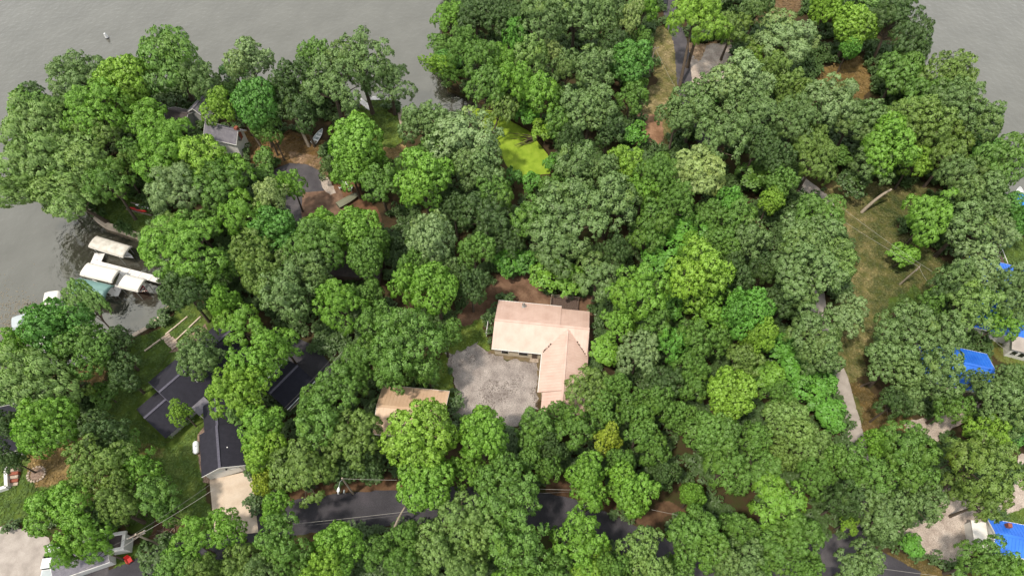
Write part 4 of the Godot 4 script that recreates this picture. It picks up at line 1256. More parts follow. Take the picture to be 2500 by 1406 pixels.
	m.box(Vector3(2.4, 3.6, 0.9), Vector3(0.6, 1.2, 0.6), 0.0, 0.04)
	part("chimney", m, mats["brick"], o)
	var ln := thing("lean_to", "white flat topped lean-to against the blue roofed garage", "shed", f[0] + Basis(Vector3.UP, f[1]) * Vector3(-1.0, 0, 1.6), f[1])
	m = MB.new()
	m.box(Vector3(0, 1.1, 0.9), Vector3(2.1, 2.2, 3.6), 0.0, 0.05)
	part("wall", m, mats["white_paint"], ln)
	m = MB.new()
	m.box(Vector3(-0.1, 2.26, 0.9), Vector3(2.2, 0.1, 3.9), 0.0, 0.03)
	part("flat_roof", m, mats["vinyl_white"], ln)
	f = frame([2236, 826], [2411, 864], [2224, 921], 3.0)
	o = thing("house", "blue metal roofed house half hidden under the big oaks", "house", f[0], f[1])
	footprint(o, 0, f[2], 0, f[3])
	gable(o, 0, f[2], 0, f[3], 3.0, 1.8, "blue_metal", "cream_siding", 0.5)
	f = frame([2366, 622], [2560, 668], [2346, 790], 3.2)
	o = thing("house", "blue metal roofed lake house with white windowed dormer", "house", f[0], f[1])
	footprint(o, 0, f[2], 0, f[3])
	gable(o, 0, f[2], 0, f[3], 3.2, 2.2, "blue_metal", "white_paint", 0.5)
	var dm: Vector3 = f[0] + Basis(Vector3.UP, f[1]) * Vector3(f[2] * 0.66, 0, f[3] - 0.2)
	o = thing("sun_porch", "white sun porch with three dark windows on the blue roofed lake house", "porch", dm, f[1])
	m = MB.new()
	m.box(Vector3(0, 1.5, 1.2), Vector3(4.4, 2.9, 2.4))
	part("wall", m, mats["white_paint"], o)
	m = MB.new()
	m.slab(Vector3(-2.5, 2.95, 2.7), Vector3(2.5, 2.95, 2.7), Vector3(2.5, 3.45, 0), Vector3(-2.5, 3.45, 0), 0.1)
	part("porch_roof", m, mats["concrete_grey"], o)
	for k in 3: window(o, Vector3(-1.4 + k * 1.3, 1.7, 2.42), Vector3(1.0, 1.3, 0.1), Vector3(0, 0, 1))
	# narrow walkway with rails by the blue house
	o = thing("walkway", "grey walkway with white rails beside the blue roofed lake house", "walkway", at(2437, 628, 0.0), -0.05)
	for k in 9:
		m = MB.new()
		m.box(Vector3(0, 0.3, -2.2 + k * 0.5), Vector3(1.3, 0.1, 0.46))
		part("plank", m, mats["dark_wood"], o)
	for x in [-0.68, 0.68]:
		m = MB.new()
		m.box(Vector3(x, 1.05, -0.2), Vector3(0.08, 0.1, 4.6))
		for k in 4: m.box(Vector3(x, 0.5, -2.4 + k * 1.47), Vector3(0.07, 1.0, 0.07))
		part("rail", m, mats["white_trim"], o)

# ---------------------------------------------------------------- waterside
func canopy_lift(p0: Array, p1: Array, width: float, mat: String, label: String, arch := 0.5, hull := "") -> void:
	var a := at(p0[0], p0[1], 2.4)
	var b := at(p1[0], p1[1], 2.4)
	var mid := (a + b) / 2
	var l := a.distance_to(b)
	var turn := atan2(-(b - a).z, (b - a).x)
	var o := thing("boat_lift", label, "boat lift", Vector3(mid.x, WATER_Y, mid.z), turn)
	var top := 2.4 - WATER_Y
	var rows := []
	for e in [[-0.5, 0.96, -0.55], [-0.5, 0.97, -0.1], [-0.47, 0.98, 0.0], [-0.43, 1.0, 0.04], [-0.2, 1.0, 0.05], [0.0, 1.0, 0.02], [0.2, 1.0, 0.05], [0.43, 1.0, 0.04], [0.47, 0.98, 0.0], [0.5, 0.97, -0.1], [0.5, 0.96, -0.55]]:
		var row := []
		for k in 13:
			var t := -1.0 + k / 6.0
			var y: float = top + (1.0 - absf(t) ** 3.0) * arch - (0.35 if absf(t) > 0.99 else 0.0)
			if e[2] < -0.05: y = top + (1.0 - absf(t) ** 3.0) * arch * 0.9 + e[2] * 0.75
			else: y += e[2]
			row.append(Vector3(e[0] * l, y, t * width / 2 * e[1]))
		rows.append(row)
	var m := MB.new()
	m.grid(rows)
	part("canopy", m, mats[mat], o)
	for x in [-0.36, 0.36]:
		for z in [-0.47, 0.47]:
			m = MB.new()
			m.box(Vector3(x * l, top / 2 - 0.5, z * width), Vector3(0.09, top + 0.9, 0.09))
			part("post", m, mats["galvanised"], o)
	m = MB.new()
	for z in [-0.47, 0.47]: m.box(Vector3(0, top - 0.3, z * width), Vector3(l * 0.96, 0.07, 0.07))
	for x in [-0.36, 0.0, 0.36]: m.box(Vector3(x * l, top + arch * 0.4, 0), Vector3(0.05, 0.05, width * 0.8))
	part("canopy_frame", m, mats["galvanised"], o)
	if hull != "":
		var bt := thing("motor_boat", "motor boat with %s hull lifted under a white canopy" % ("red" if hull == "red_hull" else "white"), "boat", Vector3(mid.x, WATER_Y + 0.55, mid.z) + Basis(Vector3.UP, turn) * Vector3(l * 0.08, 0, 0), turn)
		boat_hull(bt, l * 0.92, width * 0.62, 0.95, hull, "white_gloss")

func boat_hull(o: Node3D, l: float, w: float, h: float, hull: String, inside: String, square := false) -> void:
	var rows := []
	var rim := []
	for i in 11:
		var t := i / 10.0
		var half := w / 2 * (1.0 if t < 0.4 else (1.0 - ((t - 0.4) / 0.6) ** 2.2 * (0.45 if square else 0.97)))
		var lift := h * 0.35 * t * t
		var x := -l / 2 + l * t
		var row := []
		for k in 9:
			var s := -1.0 + k / 4.0
			row.append(Vector3(x, lift + h * absf(s) ** 2.4 * (1.0 - lift / h * 0.5), s * half))
		rows.append(row)
	var m := MB.new()
	m.grid(rows)
	m.grid([rows[0], rows[0].map(func(q): return Vector3(q.x, h, q.z))])
	part("hull", m, mats[hull], o)
	m = MB.new()
	for k in [0, 8]:
		var path := []
		for row in rows: path.append(row[k])
		var rad := []
		for q in path: rad.append(0.05)
		m.tube(path, rad, 5)
	part("gunwale", m, mats[inside], o)
	for t in [0.25, 0.5, 0.72]:
		m = MB.new()
		m.box(Vector3(-l / 2 + l * t, h * 0.62, 0), Vector3(0.3, 0.06, w * (0.86 if t < 0.6 else 0.62)))
		part("bench", m, mats[inside], o)

func deck_run(o: Node3D, a: Vector3, b: Vector3, width: float, y: float, mat: String, board := 0.0) -> void:
	var l := a.distance_to(b)
	var n := maxi(1, int(l / 2.4))
	for k in n:
		var m := MB.new()
		var p := a.lerp(b, (k + 0.01) / n)
		var q := a.lerp(b, (k + 0.985) / n)
		p.y = y
		q.y = y
		m.beam(p, q, width, 0.14)
		part("deck_panel", m, mats[mat], o)
	for k in n + 1:
		var p := a.lerp(b, float(k) / n)
		var s := (b - a).normalized().cross(Vector3.UP) * (width / 2 + 0.05)
		for e in [s, -s]:
			var m := MB.new()
			m.tube([Vector3(p.x, WATER_Y - 2.0, p.z) + e, Vector3(p.x, y + 0.35, p.z) + e], [0.05, 0.05], 6)
			part("post", m, mats["galvanised"], o)

func wall_blocks(o: Node3D, points: Array, size: float, width: float, y0: float, y1: float, mat: String, called: String) -> void:
	var c := Curve3D.new()
	for q in points: c.add_point(q)
	var l := c.get_baked_length()
	var n := int(l / size)
	for k in n:
		var p := c.sample_baked((k + 0.015) * l / n)
		var q := c.sample_baked((k + 0.985) * l / n)
		var j := rng.randf_range(-0.05, 0.05)
		var m := MB.new()
		p.y = (y0 + y1) / 2 + j
		q.y = (y0 + y1) / 2 + j
		m.beam(p, q, width * rng.randf_range(0.92, 1.08), y1 - y0)
		part(called, m, mats[mat], o)

func build_waterside() -> void:
	var m: MB
	var o := thing("boat_dock", "white boat dock with side fingers reaching into the cove", "dock", Vector3.ZERO)
	var y := 0.05
	deck_run(o, at(396, 686, 0), at(232, 644, 0), 1.35, y, "dock_white")
	deck_run(o, at(243, 619, 0), at(228, 652, 0), 2.0, y + 0.012, "dock_white")
	deck_run(o, at(302, 668, 0), at(278, 724, 0), 1.5, y + 0.012, "dock_white")
	deck_run(o, at(284, 716, 0), at(220, 690, 0), 1.3, y - 0.012, "dock_white")
	canopy_lift([224, 588], [309, 614], 2.9, "vinyl_worn", "boat lift with worn white canopy nearest the stone seawall", 0.35, "white_gloss")
	canopy_lift([203, 655], [281, 674], 3.0, "vinyl_white", "boat lift with clean white canopy between the dock fingers", 0.32)
	canopy_lift([296, 684], [345, 696], 3.0, "vinyl_white", "short boat lift with white canopy beside the dock walkway", 0.3, "red_hull")
	canopy_lift([182, 695], [265, 714], 3.4, "vinyl_green", "boat lift with faded green arched canopy", 0.8)
	canopy_lift([126, 712], [116, 764], 3.0, "vinyl_white", "boat lift with white canopy standing apart in the open cove", 0.3)
	canopy_lift([28, 790], [104, 766], 3.0, "vinyl_slate", "boat lift with pale blue grey canopy by the weedy water", 0.4)
	o = thing("boat_dock", "narrow white dock hidden under the waterside maple", "dock", Vector3.ZERO)
	deck_run(o, at(100, 900, 0), at(100, 800, 0), 1.5, y, "dock_white")
	# stone seawall of the point, block by block
	o = thing("stone_seawall", "curving pale stone seawall round the grassy point", "seawall", Vector3.ZERO)
	var pts := []
	for q in [[212, 500], [232, 530], [256, 548], [300, 562], [366, 585]]: pts.append(at(q[0], q[1], 0.2))
	wall_blocks(o, pts, 1.25, 1.05, -1.8, 0.28, "concrete_tan", "stone")
	o = thing("timber_seawall", "low straight seawall of pale blocks along the green lawn", "seawall", Vector3.ZERO)
	pts = []
	for q in [[322, 820], [372, 790], [398, 766], [412, 748]]: pts.append(at(q[0], q[1], 0.2))
	wall_blocks(o, pts, 1.3, 0.7, -1.8, 0.25, "concrete_tan", "block")
	# upper pier
	o = thing("concrete_pier", "narrow concrete seawall pier by the upper lawn", "pier", Vector3.ZERO)
	pts = []
	for q in [[968, 246], [975, 276], [982, 304]]: pts.append(at(q[0], q[1], 0.2))
	wall_blocks(o, pts, 1.6, 1.0, -1.8, 0.3, "stone", "block")
	o = thing("boat_dock", "short white dock with railing beside the upper lawn", "dock", Vector3.ZERO)
	deck_run(o, at(876, 243, 0), at(905, 266, 0), 1.3, y, "dock_white")
	deck_run(o, at(905, 240, 0), at(962, 240, 0), 1.2, y, "dock_white")
	for e in [-0.6, 0.6]:
		m = MB.new()
		m.beam(at(876, 243, 1.0) + Vector3(0, 0, e), at(905, 266, 1.0) + Vector3(0, 0, e), 0.07, 0.07)
		for t in [0.05, 0.5, 0.95]: m.box(at(876, 243, 1.0).lerp(at(905, 266, 1.0), t) + Vector3(0, -0.5, e), Vector3(0.07, 1.0, 0.07))
		part("rail", m, mats["white_trim"], o)
	# low retaining kerbs and steps on the lawn
	for e in [[[352, 858], [392, 830], "left of the stone steps"], [[404, 818], [458, 774], "right of the stone steps"], [[412, 848], [490, 774], "above the lawn behind the steps"]]:
		o = thing("retaining_kerb", "thin pale retaining kerb across the green lawn, running %s" % str(e[2]).replace("left of", "down beside").replace("right of", "up beside"), "kerb", Vector3.ZERO)
		wall_blocks(o, [at(e[0][0], e[0][1]), at(e[1][0], e[1][1])], 1.4, 0.22, -0.2, 0.3, "concrete_tan", "block")
	o = thing("stone_steps", "short flight of stone steps crossing the green lawn", "steps", Vector3.ZERO)
	for k in 6:
		var p := at(402, 820).lerp(at(432, 850), (k + 0.3) / 6.0)
		m = MB.new()
		m.box(Vector3(p.x, 0.06 + k * 0.035, p.z), Vector3(1.5 + rng.randf_range(-0.2, 0.2), 0.2, 0.55), 0.75, 0.04)
		part("step", m, mats["stone"], o)
	# kayak rack
	o = thing("kayak_rack", "low timber rack holding kayaks on the grassy point", "rack", at(345, 512), -0.28)
	for z in [-0.9, 0.9]:
		m = MB.new()
		m.box(Vector3(0, 0.25, z), Vector3(6.0, 0.18, 0.18))
		part("rail", m, mats["weathered_wood"], o)
	for e in [["red_paint", Vector3(-0.2, 0.35, 0.5), "red kayak lying on the timber rack"], ["white_gloss", Vector3(0.5, 0.35, -0.45), "white kayak lying on the timber rack"]]:
		var k := thing("kayak", e[2], "kayak", at(345, 512) + Basis(Vector3.UP, -0.28) * e[1], -0.28)
		var path := []
		var rad := []
		for i in 9:
			var t := i / 8.0
			path.append(Vector3(-2.0 + 4.0 * t, 0.2 + 0.16 * absf(t - 0.5), 0))
			rad.append(0.05 + 0.3 * sin(PI * t) ** 0.7)
		m = MB.new()
		m.tube(path, rad, 9)
		part("hull", m, mats[e[0]], k)
		m = MB.new()
		m.tube([Vector3(-0.6, 0.5, 0), Vector3(0, 0.52, 0), Vector3(0.5, 0.5, 0)], [0.1, 0.2, 0.1], 8)
		part("cockpit", m, mats["black_paint"], k)
	# floating weed by the docks
	m = MB.new()
	for k in 1500:
		var p := at(20 + rng.randfn(0, 32), 800 + rng.randfn(0, 46), WATER_Y)
		if k % 3 == 0: p = at(70 + rng.randfn(0, 18), 765 + rng.randfn(0, 18), WATER_Y)
		m.box(Vector3(p.x, WATER_Y + 0.01, p.z), Vector3(rng.randf_range(0.08, 0.3), 0.03, rng.randf_range(0.06, 0.2)), rng.randf() * TAU)
	single("floating_weed", m, surface("weed", Color8(104, 98, 82), Color8(120, 112, 96), Color8(138, 130, 114), 2.0), "pale brown floating weed near the docks", "weed", "", "stuff")
	# buoy
	o = thing("buoy", "small white buoy floating alone on the open lake", "buoy", at(260, 92, WATER_Y) + Vector3(0, -0.2, 0))
	m = MB.new()
	m.tube([Vector3(0, 0, 0), Vector3(0, 0.3, 0), Vector3(0, 1.1, 0), Vector3(-0.05, 1.5, 0)], [0.35, 0.42, 0.36, 0.2], 10)
	part("float", m, mats["white_gloss"], o)
	m = MB.new()
	m.tube([Vector3(0, -0.15, 0), Vector3(0, 0.3, 0)], [0.5, 0.5], 10)
	part("base_ring", m, mats["black_paint"], o)
	# covered boat at the right shore
	o = thing("moored_boat", "white boat with bright blue cover moored at the right shore", "boat", at(2486, 492, WATER_Y) + Vector3(0, -0.1, 0), 1.25)
	boat_hull(o, 6.4, 2.4, 1.1, "white_gloss", "white_gloss")
	m = MB.new()
	var rows := []
	for i in 7:
		var t := i / 6.0
		var row := []
		for k in 7:
			var s := -1.0 + k / 3.0
			row.append(Vector3(-2.9 + 4.2 * t, 1.2 + (1.0 - absf(s)) * 0.7 * sin(PI * clampf(t + 0.12, 0, 1)), s * 1.28 * (1.0 - 0.25 * t * t)))
		rows.append(row)
	m.grid(rows)
	part("cover", m, mats["blue_tarp"], o)
	o = thing("boat_dock", "grey dock beside the blue covered boat", "dock", Vector3.ZERO)
	deck_run(o, at(2475, 530, 0), at(2530, 470, 0), 1.4, y, "weathered_wood")

# ---------------------------------------------------------------- vehicles, poles, yard things
func wheel(o: Node3D, p: Vector3, r: float) -> void:
	var m := MB.new()
	m.tube([p + Vector3(0, 0, -0.12), p + Vector3(0, 0, 0.12)], [r, r], 14)
	var w := part("wheel", m, mats["rubber"], o)
	m = MB.new()
	m.tube([p + Vector3(0, 0, -0.13), p + Vector3(0, 0, 0.13)], [r * 0.6, r * 0.6], 12)
	part("rim", m, mats["steel"], w)

func section(m: MB, pts: Array, half: float, tuck := 0.0) -> void:   # a side outline (x, y) given width across z
	var n := pts.size()
	for i in n:
		var a: Vector2 = pts[i]
		var b: Vector2 = pts[(i + 1) % n]
		m.quad(Vector3(a.x, a.y, half), Vector3(a.x, a.y, -half), Vector3(b.x, b.y, -half), Vector3(b.x, b.y, half))
	var poly := PackedVector2Array(pts)
	var t := Geometry2D.triangulate_polygon(poly)
	for i in range(0, t.size(), 3):
		var a := poly[t[i]]
		var b := poly[t[i + 1]]
		var c := poly[t[i + 2]]
		m.tri(Vector3(a.x, a.y, half), Vector3(b.x, b.y, half), Vector3(c.x, c.y, half))
		m.tri(Vector3(a.x, a.y, -half), Vector3(c.x, c.y, -half), Vector3(b.x, b.y, -half))

func pickup(p: Vector3, turn: float) -> void:
	var o := thing("pickup_truck", "white pickup with covered grey bed parked by the concrete pad", "pickup", p, turn)
	var m := MB.new()
	section(m, [Vector2(-2.8, 0.45), Vector2(2.75, 0.45), Vector2(2.8, 0.95), Vector2(2.6, 1.08), Vector2(1.25, 1.15), Vector2(-2.8, 1.12)], 0.96)
	part("body", m, mats["white_gloss"], o)
	m = MB.new()
	m.hexa([Vector3(-0.95, 1.12, 0.9), Vector3(1.3, 1.12, 0.9), Vector3(1.3, 1.12, -0.9), Vector3(-0.95, 1.12, -0.9)], [Vector3(-0.8, 1.85, 0.74), Vector3(0.45, 1.85, 0.74), Vector3(0.45, 1.85, -0.74), Vector3(-0.8, 1.85, -0.74)])
	part("cab_glass", m, mats["dark_glass"], o)
	m = MB.new()
	m.box(Vector3(-0.17, 1.88, 0), Vector3(1.45, 0.09, 1.56), 0.0, 0.04)
	part("cab_roof", m, mats["white_gloss"], o)
	m = MB.new()
	m.box(Vector3(-1.9, 1.16, 0), Vector3(1.7, 0.08, 1.7), 0.0, 0.03)
	part("bed_cover", m, mats["vinyl_slate"], o)
	for z in [-1.06, 1.06]:
		m = MB.new()
		m.box(Vector3(0.95, 1.25, z), Vector3(0.14, 0.2, 0.24), 0.0, 0.03)
		part("mirror", m, mats["black_paint"], o)
		m = MB.new()
		m.box(Vector3(2.74, 0.85, z * 0.68), Vector3(0.12, 0.18, 0.34), 0.0, 0.03)
		part("headlight", m, mats["vinyl_slate"], o)
	for x in [-1.8, 1.8]:
		for z in [-0.9, 0.9]: wheel(o, Vector3(x, 0.4, z), 0.4)

func sedan(p: Vector3, turn: float, label: String, paint_: String) -> void:
	var o := thing("parked_car", label, "car", p, turn)
	var m := MB.new()
	section(m, [Vector2(-2.25, 0.35), Vector2(2.2, 0.35), Vector2(2.25, 0.7), Vector2(2.0, 0.85), Vector2(0.9, 0.95), Vector2(-1.5, 0.98), Vector2(-2.25, 0.9)], 0.9)
	part("body", m, mats[paint_], o)
	m = MB.new()
	m.hexa([Vector3(-1.7, 0.95, 0.82), Vector3(1.0, 0.95, 0.82), Vector3(1.0, 0.95, -0.82), Vector3(-1.7, 0.95, -0.82)], [Vector3(-1.0, 1.42, 0.64), Vector3(0.25, 1.42, 0.64), Vector3(0.25, 1.42, -0.64), Vector3(-1.0, 1.42, -0.64)])
	part("cab_glass", m, mats["dark_glass"], o)
	m = MB.new()
	m.box(Vector3(-0.38, 1.44, 0), Vector3(1.3, 0.06, 1.3), 0.0, 0.03)
	part("roof", m, mats[paint_], o)
	for x in [-1.4, 1.4]:
		for z in [-0.82, 0.82]: wheel(o, Vector3(x, 0.33, z), 0.33)

func pole(base: Vector3, top: Vector3, label: String, arms: Array, turn := 0.0) -> Node3D:
	var o := thing("utility_pole", label, "utility pole", base)
	var m := MB.new()
	m.tube([Vector3(0, -0.5, 0), (top - base) * 0.5, top - base], [0.19, 0.16, 0.13], 8)
	part("pole", m, mats["bark_pale"], o)
	for a in arms:
		m = MB.new()
		var c: Vector3 = (top - base) + Vector3(0, -a[0], 0)
		var d := Basis(Vector3.UP, turn) * Vector3(a[1] / 2.0, 0, 0)
		m.beam(c - d, c + d, 0.12, 0.14)
		var arm := part("crossarm", m, mats["weathered_wood"], o)
		for t in [-0.9, 0.0, 0.9]:
			m = MB.new()
			m.tube([c + d * t + Vector3(0, 0.05, 0), c + d * t + Vector3(0, 0.25, 0)], [0.05, 0.06], 6)
			part("insulator", m, mats["galvanised"], arm)
	return o

func cable(a: Vector3, b: Vector3, sag: float, label: String, mat := "wire", radius := 0.021) -> void:
	var path := []
	var rad := []
	for i in 13:
		var t := i / 12.0
		path.append(a.lerp(b, t) + Vector3(0, -sag * 4.0 * t * (1 - t), 0))
		rad.append(radius)
	var m := MB.new()
	m.tube(path, rad, 5)
	single("overhead_wire", m, mats[mat], label, "wire", label)

func chair(p: Vector3, turn: float, mat: String, label: String, group := "") -> void:
	var o := thing("lawn_chair", label, "chair", p, turn, group)
	var m := MB.new()
	m.box(Vector3(0, 0.4, 0), Vector3(0.56, 0.05, 0.55), 0.0, 0.02)
	part("seat", m, mats[mat], o)
	m = MB.new()
	m.slab(Vector3(-0.28, 0.4, -0.26), Vector3(0.28, 0.4, -0.26), Vector3(0.25, 0.95, -0.42), Vector3(-0.25, 0.95, -0.42), 0.05)
	part("backrest", m, mats[mat], o)
	for x in [-0.25, 0.25]:
		m = MB.new()
		m.box(Vector3(x * 1.2, 0.62, 0), Vector3(0.08, 0.04, 0.55))
		part("armrest", m, mats[mat], o)
		for z in [-0.23, 0.23]:
			m = MB.new()
			m.box(Vector3(x, 0.2, z), Vector3(0.06, 0.42, 0.06))
			part("leg", m, mats[mat], o)

func leaning_trunk(base: Array, top: Array, h: float, bow: float, r: float, mat: String, label: String, twigs := 3) -> void:
	var a := at(base[0], base[1])
	var b := at(top[0], top[1], h)
	var path := []
	var rad := []
	for i in 7:
		var t := i / 6.0
		path.append(a.lerp(b, t) + Vector3(0, bow * sin(PI * t) + (-0.4 if i == 0 else 0.0), 0))
		rad.append(r * (1.0 - 0.45 * t))
	var m := MB.new()
	m.tube(path, rad, 9)
	var o := thing("tree_trunk", label, "tree trunk", Vector3.ZERO)
	part("trunk", m, mats[mat], o)
	for k in twigs:
		m = MB.new()
		var s: Vector3 = path[4 + k % 2]
		m.tube([s, s + Vector3(rng.randf_range(-1, 1), rng.randf_range(1.0, 1.6), rng.randf_range(-1, 1)), s + Vector3(rng.randf_range(-2.5, 2.5), rng.randf_range(2.0, 3.2), rng.randf_range(-2.5, 2.5))], [r * 0.35, r * 0.22, r * 0.06], 6)
		part("branch", m, mats[mat], o)

func build_yard() -> void:
	var m: MB
	var o: Node3D
	pickup(at(126, 1376, 0.5) * Vector3(1, 0, 1), deg_to_rad(97))
	sedan(at(1620, 2) * Vector3(1, 0, 1), 1.4, "black car parked at the top of the old asphalt lane", "black_paint")
	# quad bike by the grass strip
	o = thing("quad_bike", "small black quad bike parked beside the bare earth track", "quad bike", at(1556, 297), 0.2)
	m = MB.new()
	m.box(Vector3(0, 0.65, 0), Vector3(1.7, 0.35, 0.7), 0.0, 0.1)
	part("body", m, mats["black_paint"], o)
	m = MB.new()
	m.box(Vector3(-0.25, 0.9, 0), Vector3(0.8, 0.16, 0.4), 0.0, 0.06)
	part("seat", m, mats["rubber"], o)
	m = MB.new()
	m.box(Vector3(0.45, 1.05, 0), Vector3(0.08, 0.08, 0.9))
	part("handlebar", m, mats["steel"], o)
	for x in [-0.65, 0.65]:
		for z in [-0.5, 0.5]: wheel(o, Vector3(x, 0.32, z), 0.32)
	# boats on land
	o = thing("rowing_boat", "grey rowing boat lying on the brown yard beside the bright maple", "boat", at(777, 336), deg_to_rad(72))
	boat_hull(o, 4.4, 1.4, 0.6, "vinyl_slate", "white_gloss")
	o = thing("covered_boat", "olive covered boat parked on the brown earth yard", "boat", at(850, 493), deg_to_rad(38))
	boat_hull(o, 4.8, 1.6, 0.75, "olive_hull", "olive_hull", true)
	m = MB.new()
	var rows := []
	for i in 8:
		var t := i / 7.0
		var row := []
		for k in 7:
			var s := -1.0 + k / 3.0
			row.append(Vector3(-2.35 + 4.5 * t, 0.78 + (1.0 - s * s) * 0.32 * sin(PI * (0.1 + 0.8 * t)), s * 0.82 * (1.0 - 0.4 * t ** 3)))
		rows.append(row)
	m.grid(rows)
	part("cover", m, mats["olive_hull"], o)
	# white chairs
	var spots := [[828, 447, 0.4], [842, 449, 1.6], [846, 454, 2.4], [832, 462, 3.6], [856, 462, -0.8], [855, 467, 0.2]]
	for s in spots: chair(at(s[0], s[1]), s[2], "white_gloss", "white plastic lawn chair on the bare ground beside the gravel path", "white lawn chairs")
	chair(at(318, 1370), 0.7, "red_paint", "red lawn chair on the grass below the overhead wires")
	get_node("lawn_chair_006").scale = Vector3.ONE * 1.35
	# blue tarp heap
	o = thing("tarp_heap", "crumpled bright blue tarp under the bright green maple", "tarp", at(808, 370))
	rows = []
	for i in 9:
		var row := []
		for k in 9:
			var q := Vector2(i / 8.0 - 0.5, k / 8.0 - 0.5)
			row.append(Vector3(q.x * 2.4, maxf(0.01, 0.7 * (1.0 - q.length() * 1.9) + rng.randf_range(-0.08, 0.08)), q.y * 1.9))
		rows.append(row)
	m = MB.new()
	m.grid(rows)
	part("sheet", m, mats["blue_tarp"], o)
	# propane tank
	o = thing("propane_tank", "white propane tank beside the black roofed garage", "tank", at(481, 1096), deg_to_rad(-76))
	m = MB.new()
	m.tube([Vector3(-1.1, 0.7, 0), Vector3(-1.0, 0.7, 0), Vector3(-0.75, 0.7, 0), Vector3(0.75, 0.7, 0), Vector3(1.0, 0.7, 0), Vector3(1.1, 0.7, 0)], [0.12, 0.34, 0.48, 0.48, 0.34, 0.12], 14)
	part("tank", m, mats["white_gloss"], o)
	m = MB.new()
	m.tube([Vector3(0, 1.1, 0), Vector3(0, 1.34, 0)], [0.16, 0.16], 10)
	part("valve_hood", m, mats["white_gloss"], o)
	for x in [-0.6, 0.6]:
		m = MB.new()
		m.box(Vector3(x, 0.14, 0), Vector3(0.16, 0.36, 0.7))
		part("leg", m, mats["concrete_grey"], o)
	# fire pit ring
	o = thing("fire_pit", "ring of pale stones round a fire pit on the lower lawn", "fire pit", at(88, 1158))
	for k in 17:
		var a := TAU * k / 17.0
		m = MB.new()
		m.box(Vector3(cos(a) * 1.35, 0.1, sin(a) * 1.2), Vector3(rng.randf_range(0.3, 0.46), rng.randf_range(0.2, 0.32), rng.randf_range(0.25, 0.4)), rng.randf() * TAU, 0.06)
		part("stone", m, mats["stone"], o)
	m = MB.new()
	m.tube([Vector3(0, -0.05, 0), Vector3(0, 0.03, 0)], [1.15, 1.15], 16)
	part("ash_bed", m, mats["mulch"], o)
	# mailboxes
	for e in [[829, 1207, "white mailbox on a post at the road edge"], [843, 1205, "grey mailbox on a post at the road edge"]]:
		o = thing("mailbox", e[2], "mailbox", at(e[0], e[1]))
		m = MB.new()
		m.box(Vector3(0, 0.5, 0), Vector3(0.1, 1.05, 0.1))
		part("post", m, mats["weathered_wood"], o)
		m = MB.new()
		rows = []
		for x in [-0.25, 0.25]:
			var row := []
			for k in 9:
				var a := PI * k / 8.0
				row.append(Vector3(cos(a) * 0.13, 1.13 + sin(a) * 0.16, x))
			rows.append(row)
		m.grid(rows)
		m.box(Vector3(0, 1.08, 0), Vector3(0.26, 0.12, 0.5))
		part("box", m, mats["white_gloss" if e[0] < 835 else "vinyl_slate"], o)
	# street lamp
	var lb := at(862, 1206)
	o = thing("street_lamp", "street lamp on a wooden pole by the dark road", "street lamp", lb)
	m = MB.new()
	m.tube([Vector3(0, -0.4, 0), Vector3(0, 8.6, 0)], [0.17, 0.12], 8)
	part("pole", m, mats["bark_pale"], o)
	m = MB.new()
	m.tube([Vector3(0, 8.2, 0), Vector3(-0.25, 8.6, 0.6), Vector3(-0.3, 8.65, 1.5)], [0.05, 0.05, 0.05], 6)
	part("arm", m, mats["galvanised"], o)
	m = MB.new()
	m.tube([Vector3(-0.3, 8.62, 1.35), Vector3(-0.3, 8.6, 1.6), Vector3(-0.3, 8.58, 1.95), Vector3(-0.3, 8.57, 2.1)], [0.08, 0.2, 0.24, 0.08], 10)
	part("lamp_head", m, mats["white_gloss"], o)
	var ltop := lb + Vector3(0, 8.4, 0)
	# poles and wires
	var p1b := at(2198, 694)
	var p1t := at(2248, 650, 0.0)
	p1t = at(2246, 652, 6.5)
	pole(p1b, p1t, "leaning weathered utility pole on the open brown lawn", [[0.5, 1.6]], 0.8)
	var p2b := at(400, 1335)
	var p2t := p2b + Vector3(-0.2, 9.0, 0.1)
	pole(p2b, p2t, "utility pole with crossarm beside the lower left brush pile", [[0.3, 2.6], [1.1, 1.8]], 0.5)
	var p3b := at(1583, 188)
	var p3t := p3b + Vector3(0.1, 8.5, 0)
	pole(p3b, p3t, "utility pole beside the upper grass strip", [[0.4, 2.0]], 0.3)
	var far_r := at(2490, 875, 7.0)
	cable(at(1950, 465, 7.5), p1t, 0.5, "overhead wire crossing the open brown lawn to the leaning pole")
	cable(at(2010, 470, 7.5), at(2320, 690, 6.5), 0.6, "overhead wire crossing above the leaning pole without touching it")
	cable(p1t, at(2285, 708, 6.0), 0.4, "short overhead wire from the leaning pole into the oaks")
	cable(at(2415, 818, 6.5), far_r, 0.3, "overhead wire past the blue roofed lake house porch")
	cable(p2t + Vector3(0.5, -0.2, 0), at(520, 1195, 8.5), 0.3, "overhead wire over the lawn towards the tan driveway")
	cable(p2t + Vector3(-0.4, -0.2, 0), at(513, 1182, 8.5), 0.3, "second overhead wire over the lawn, just above the first", "wire_dark")
	cable(p2t + Vector3(0.2, -1.0, 0), at(150, 1420, 8.0), 0.4, "overhead wire over the dark pad to the utility pole")
	cable(p2t + Vector3(-0.5, -0.4, 0), at(130, 1400, 8.6), 0.4, "second overhead wire over the dark pad", "wire_dark")
	cable(at(705, 1005, 6.0), at(835, 858, 7.0), 0.3, "overhead wire above the navy roofed garage")
	cable(at(690, 1000, 6.0), at(822, 860, 6.6), 0.3, "dark overhead wire above the navy roofed garage", "wire_dark")
	cable(ltop, at(968, 1172, 8.2), 0.15, "overhead wire from the street lamp to the lime maple")
	cable(at(690, 1282, 8.0), at(1070, 1240, 8.0), 0.25, "pale overhead wire along the dark road", "wire")
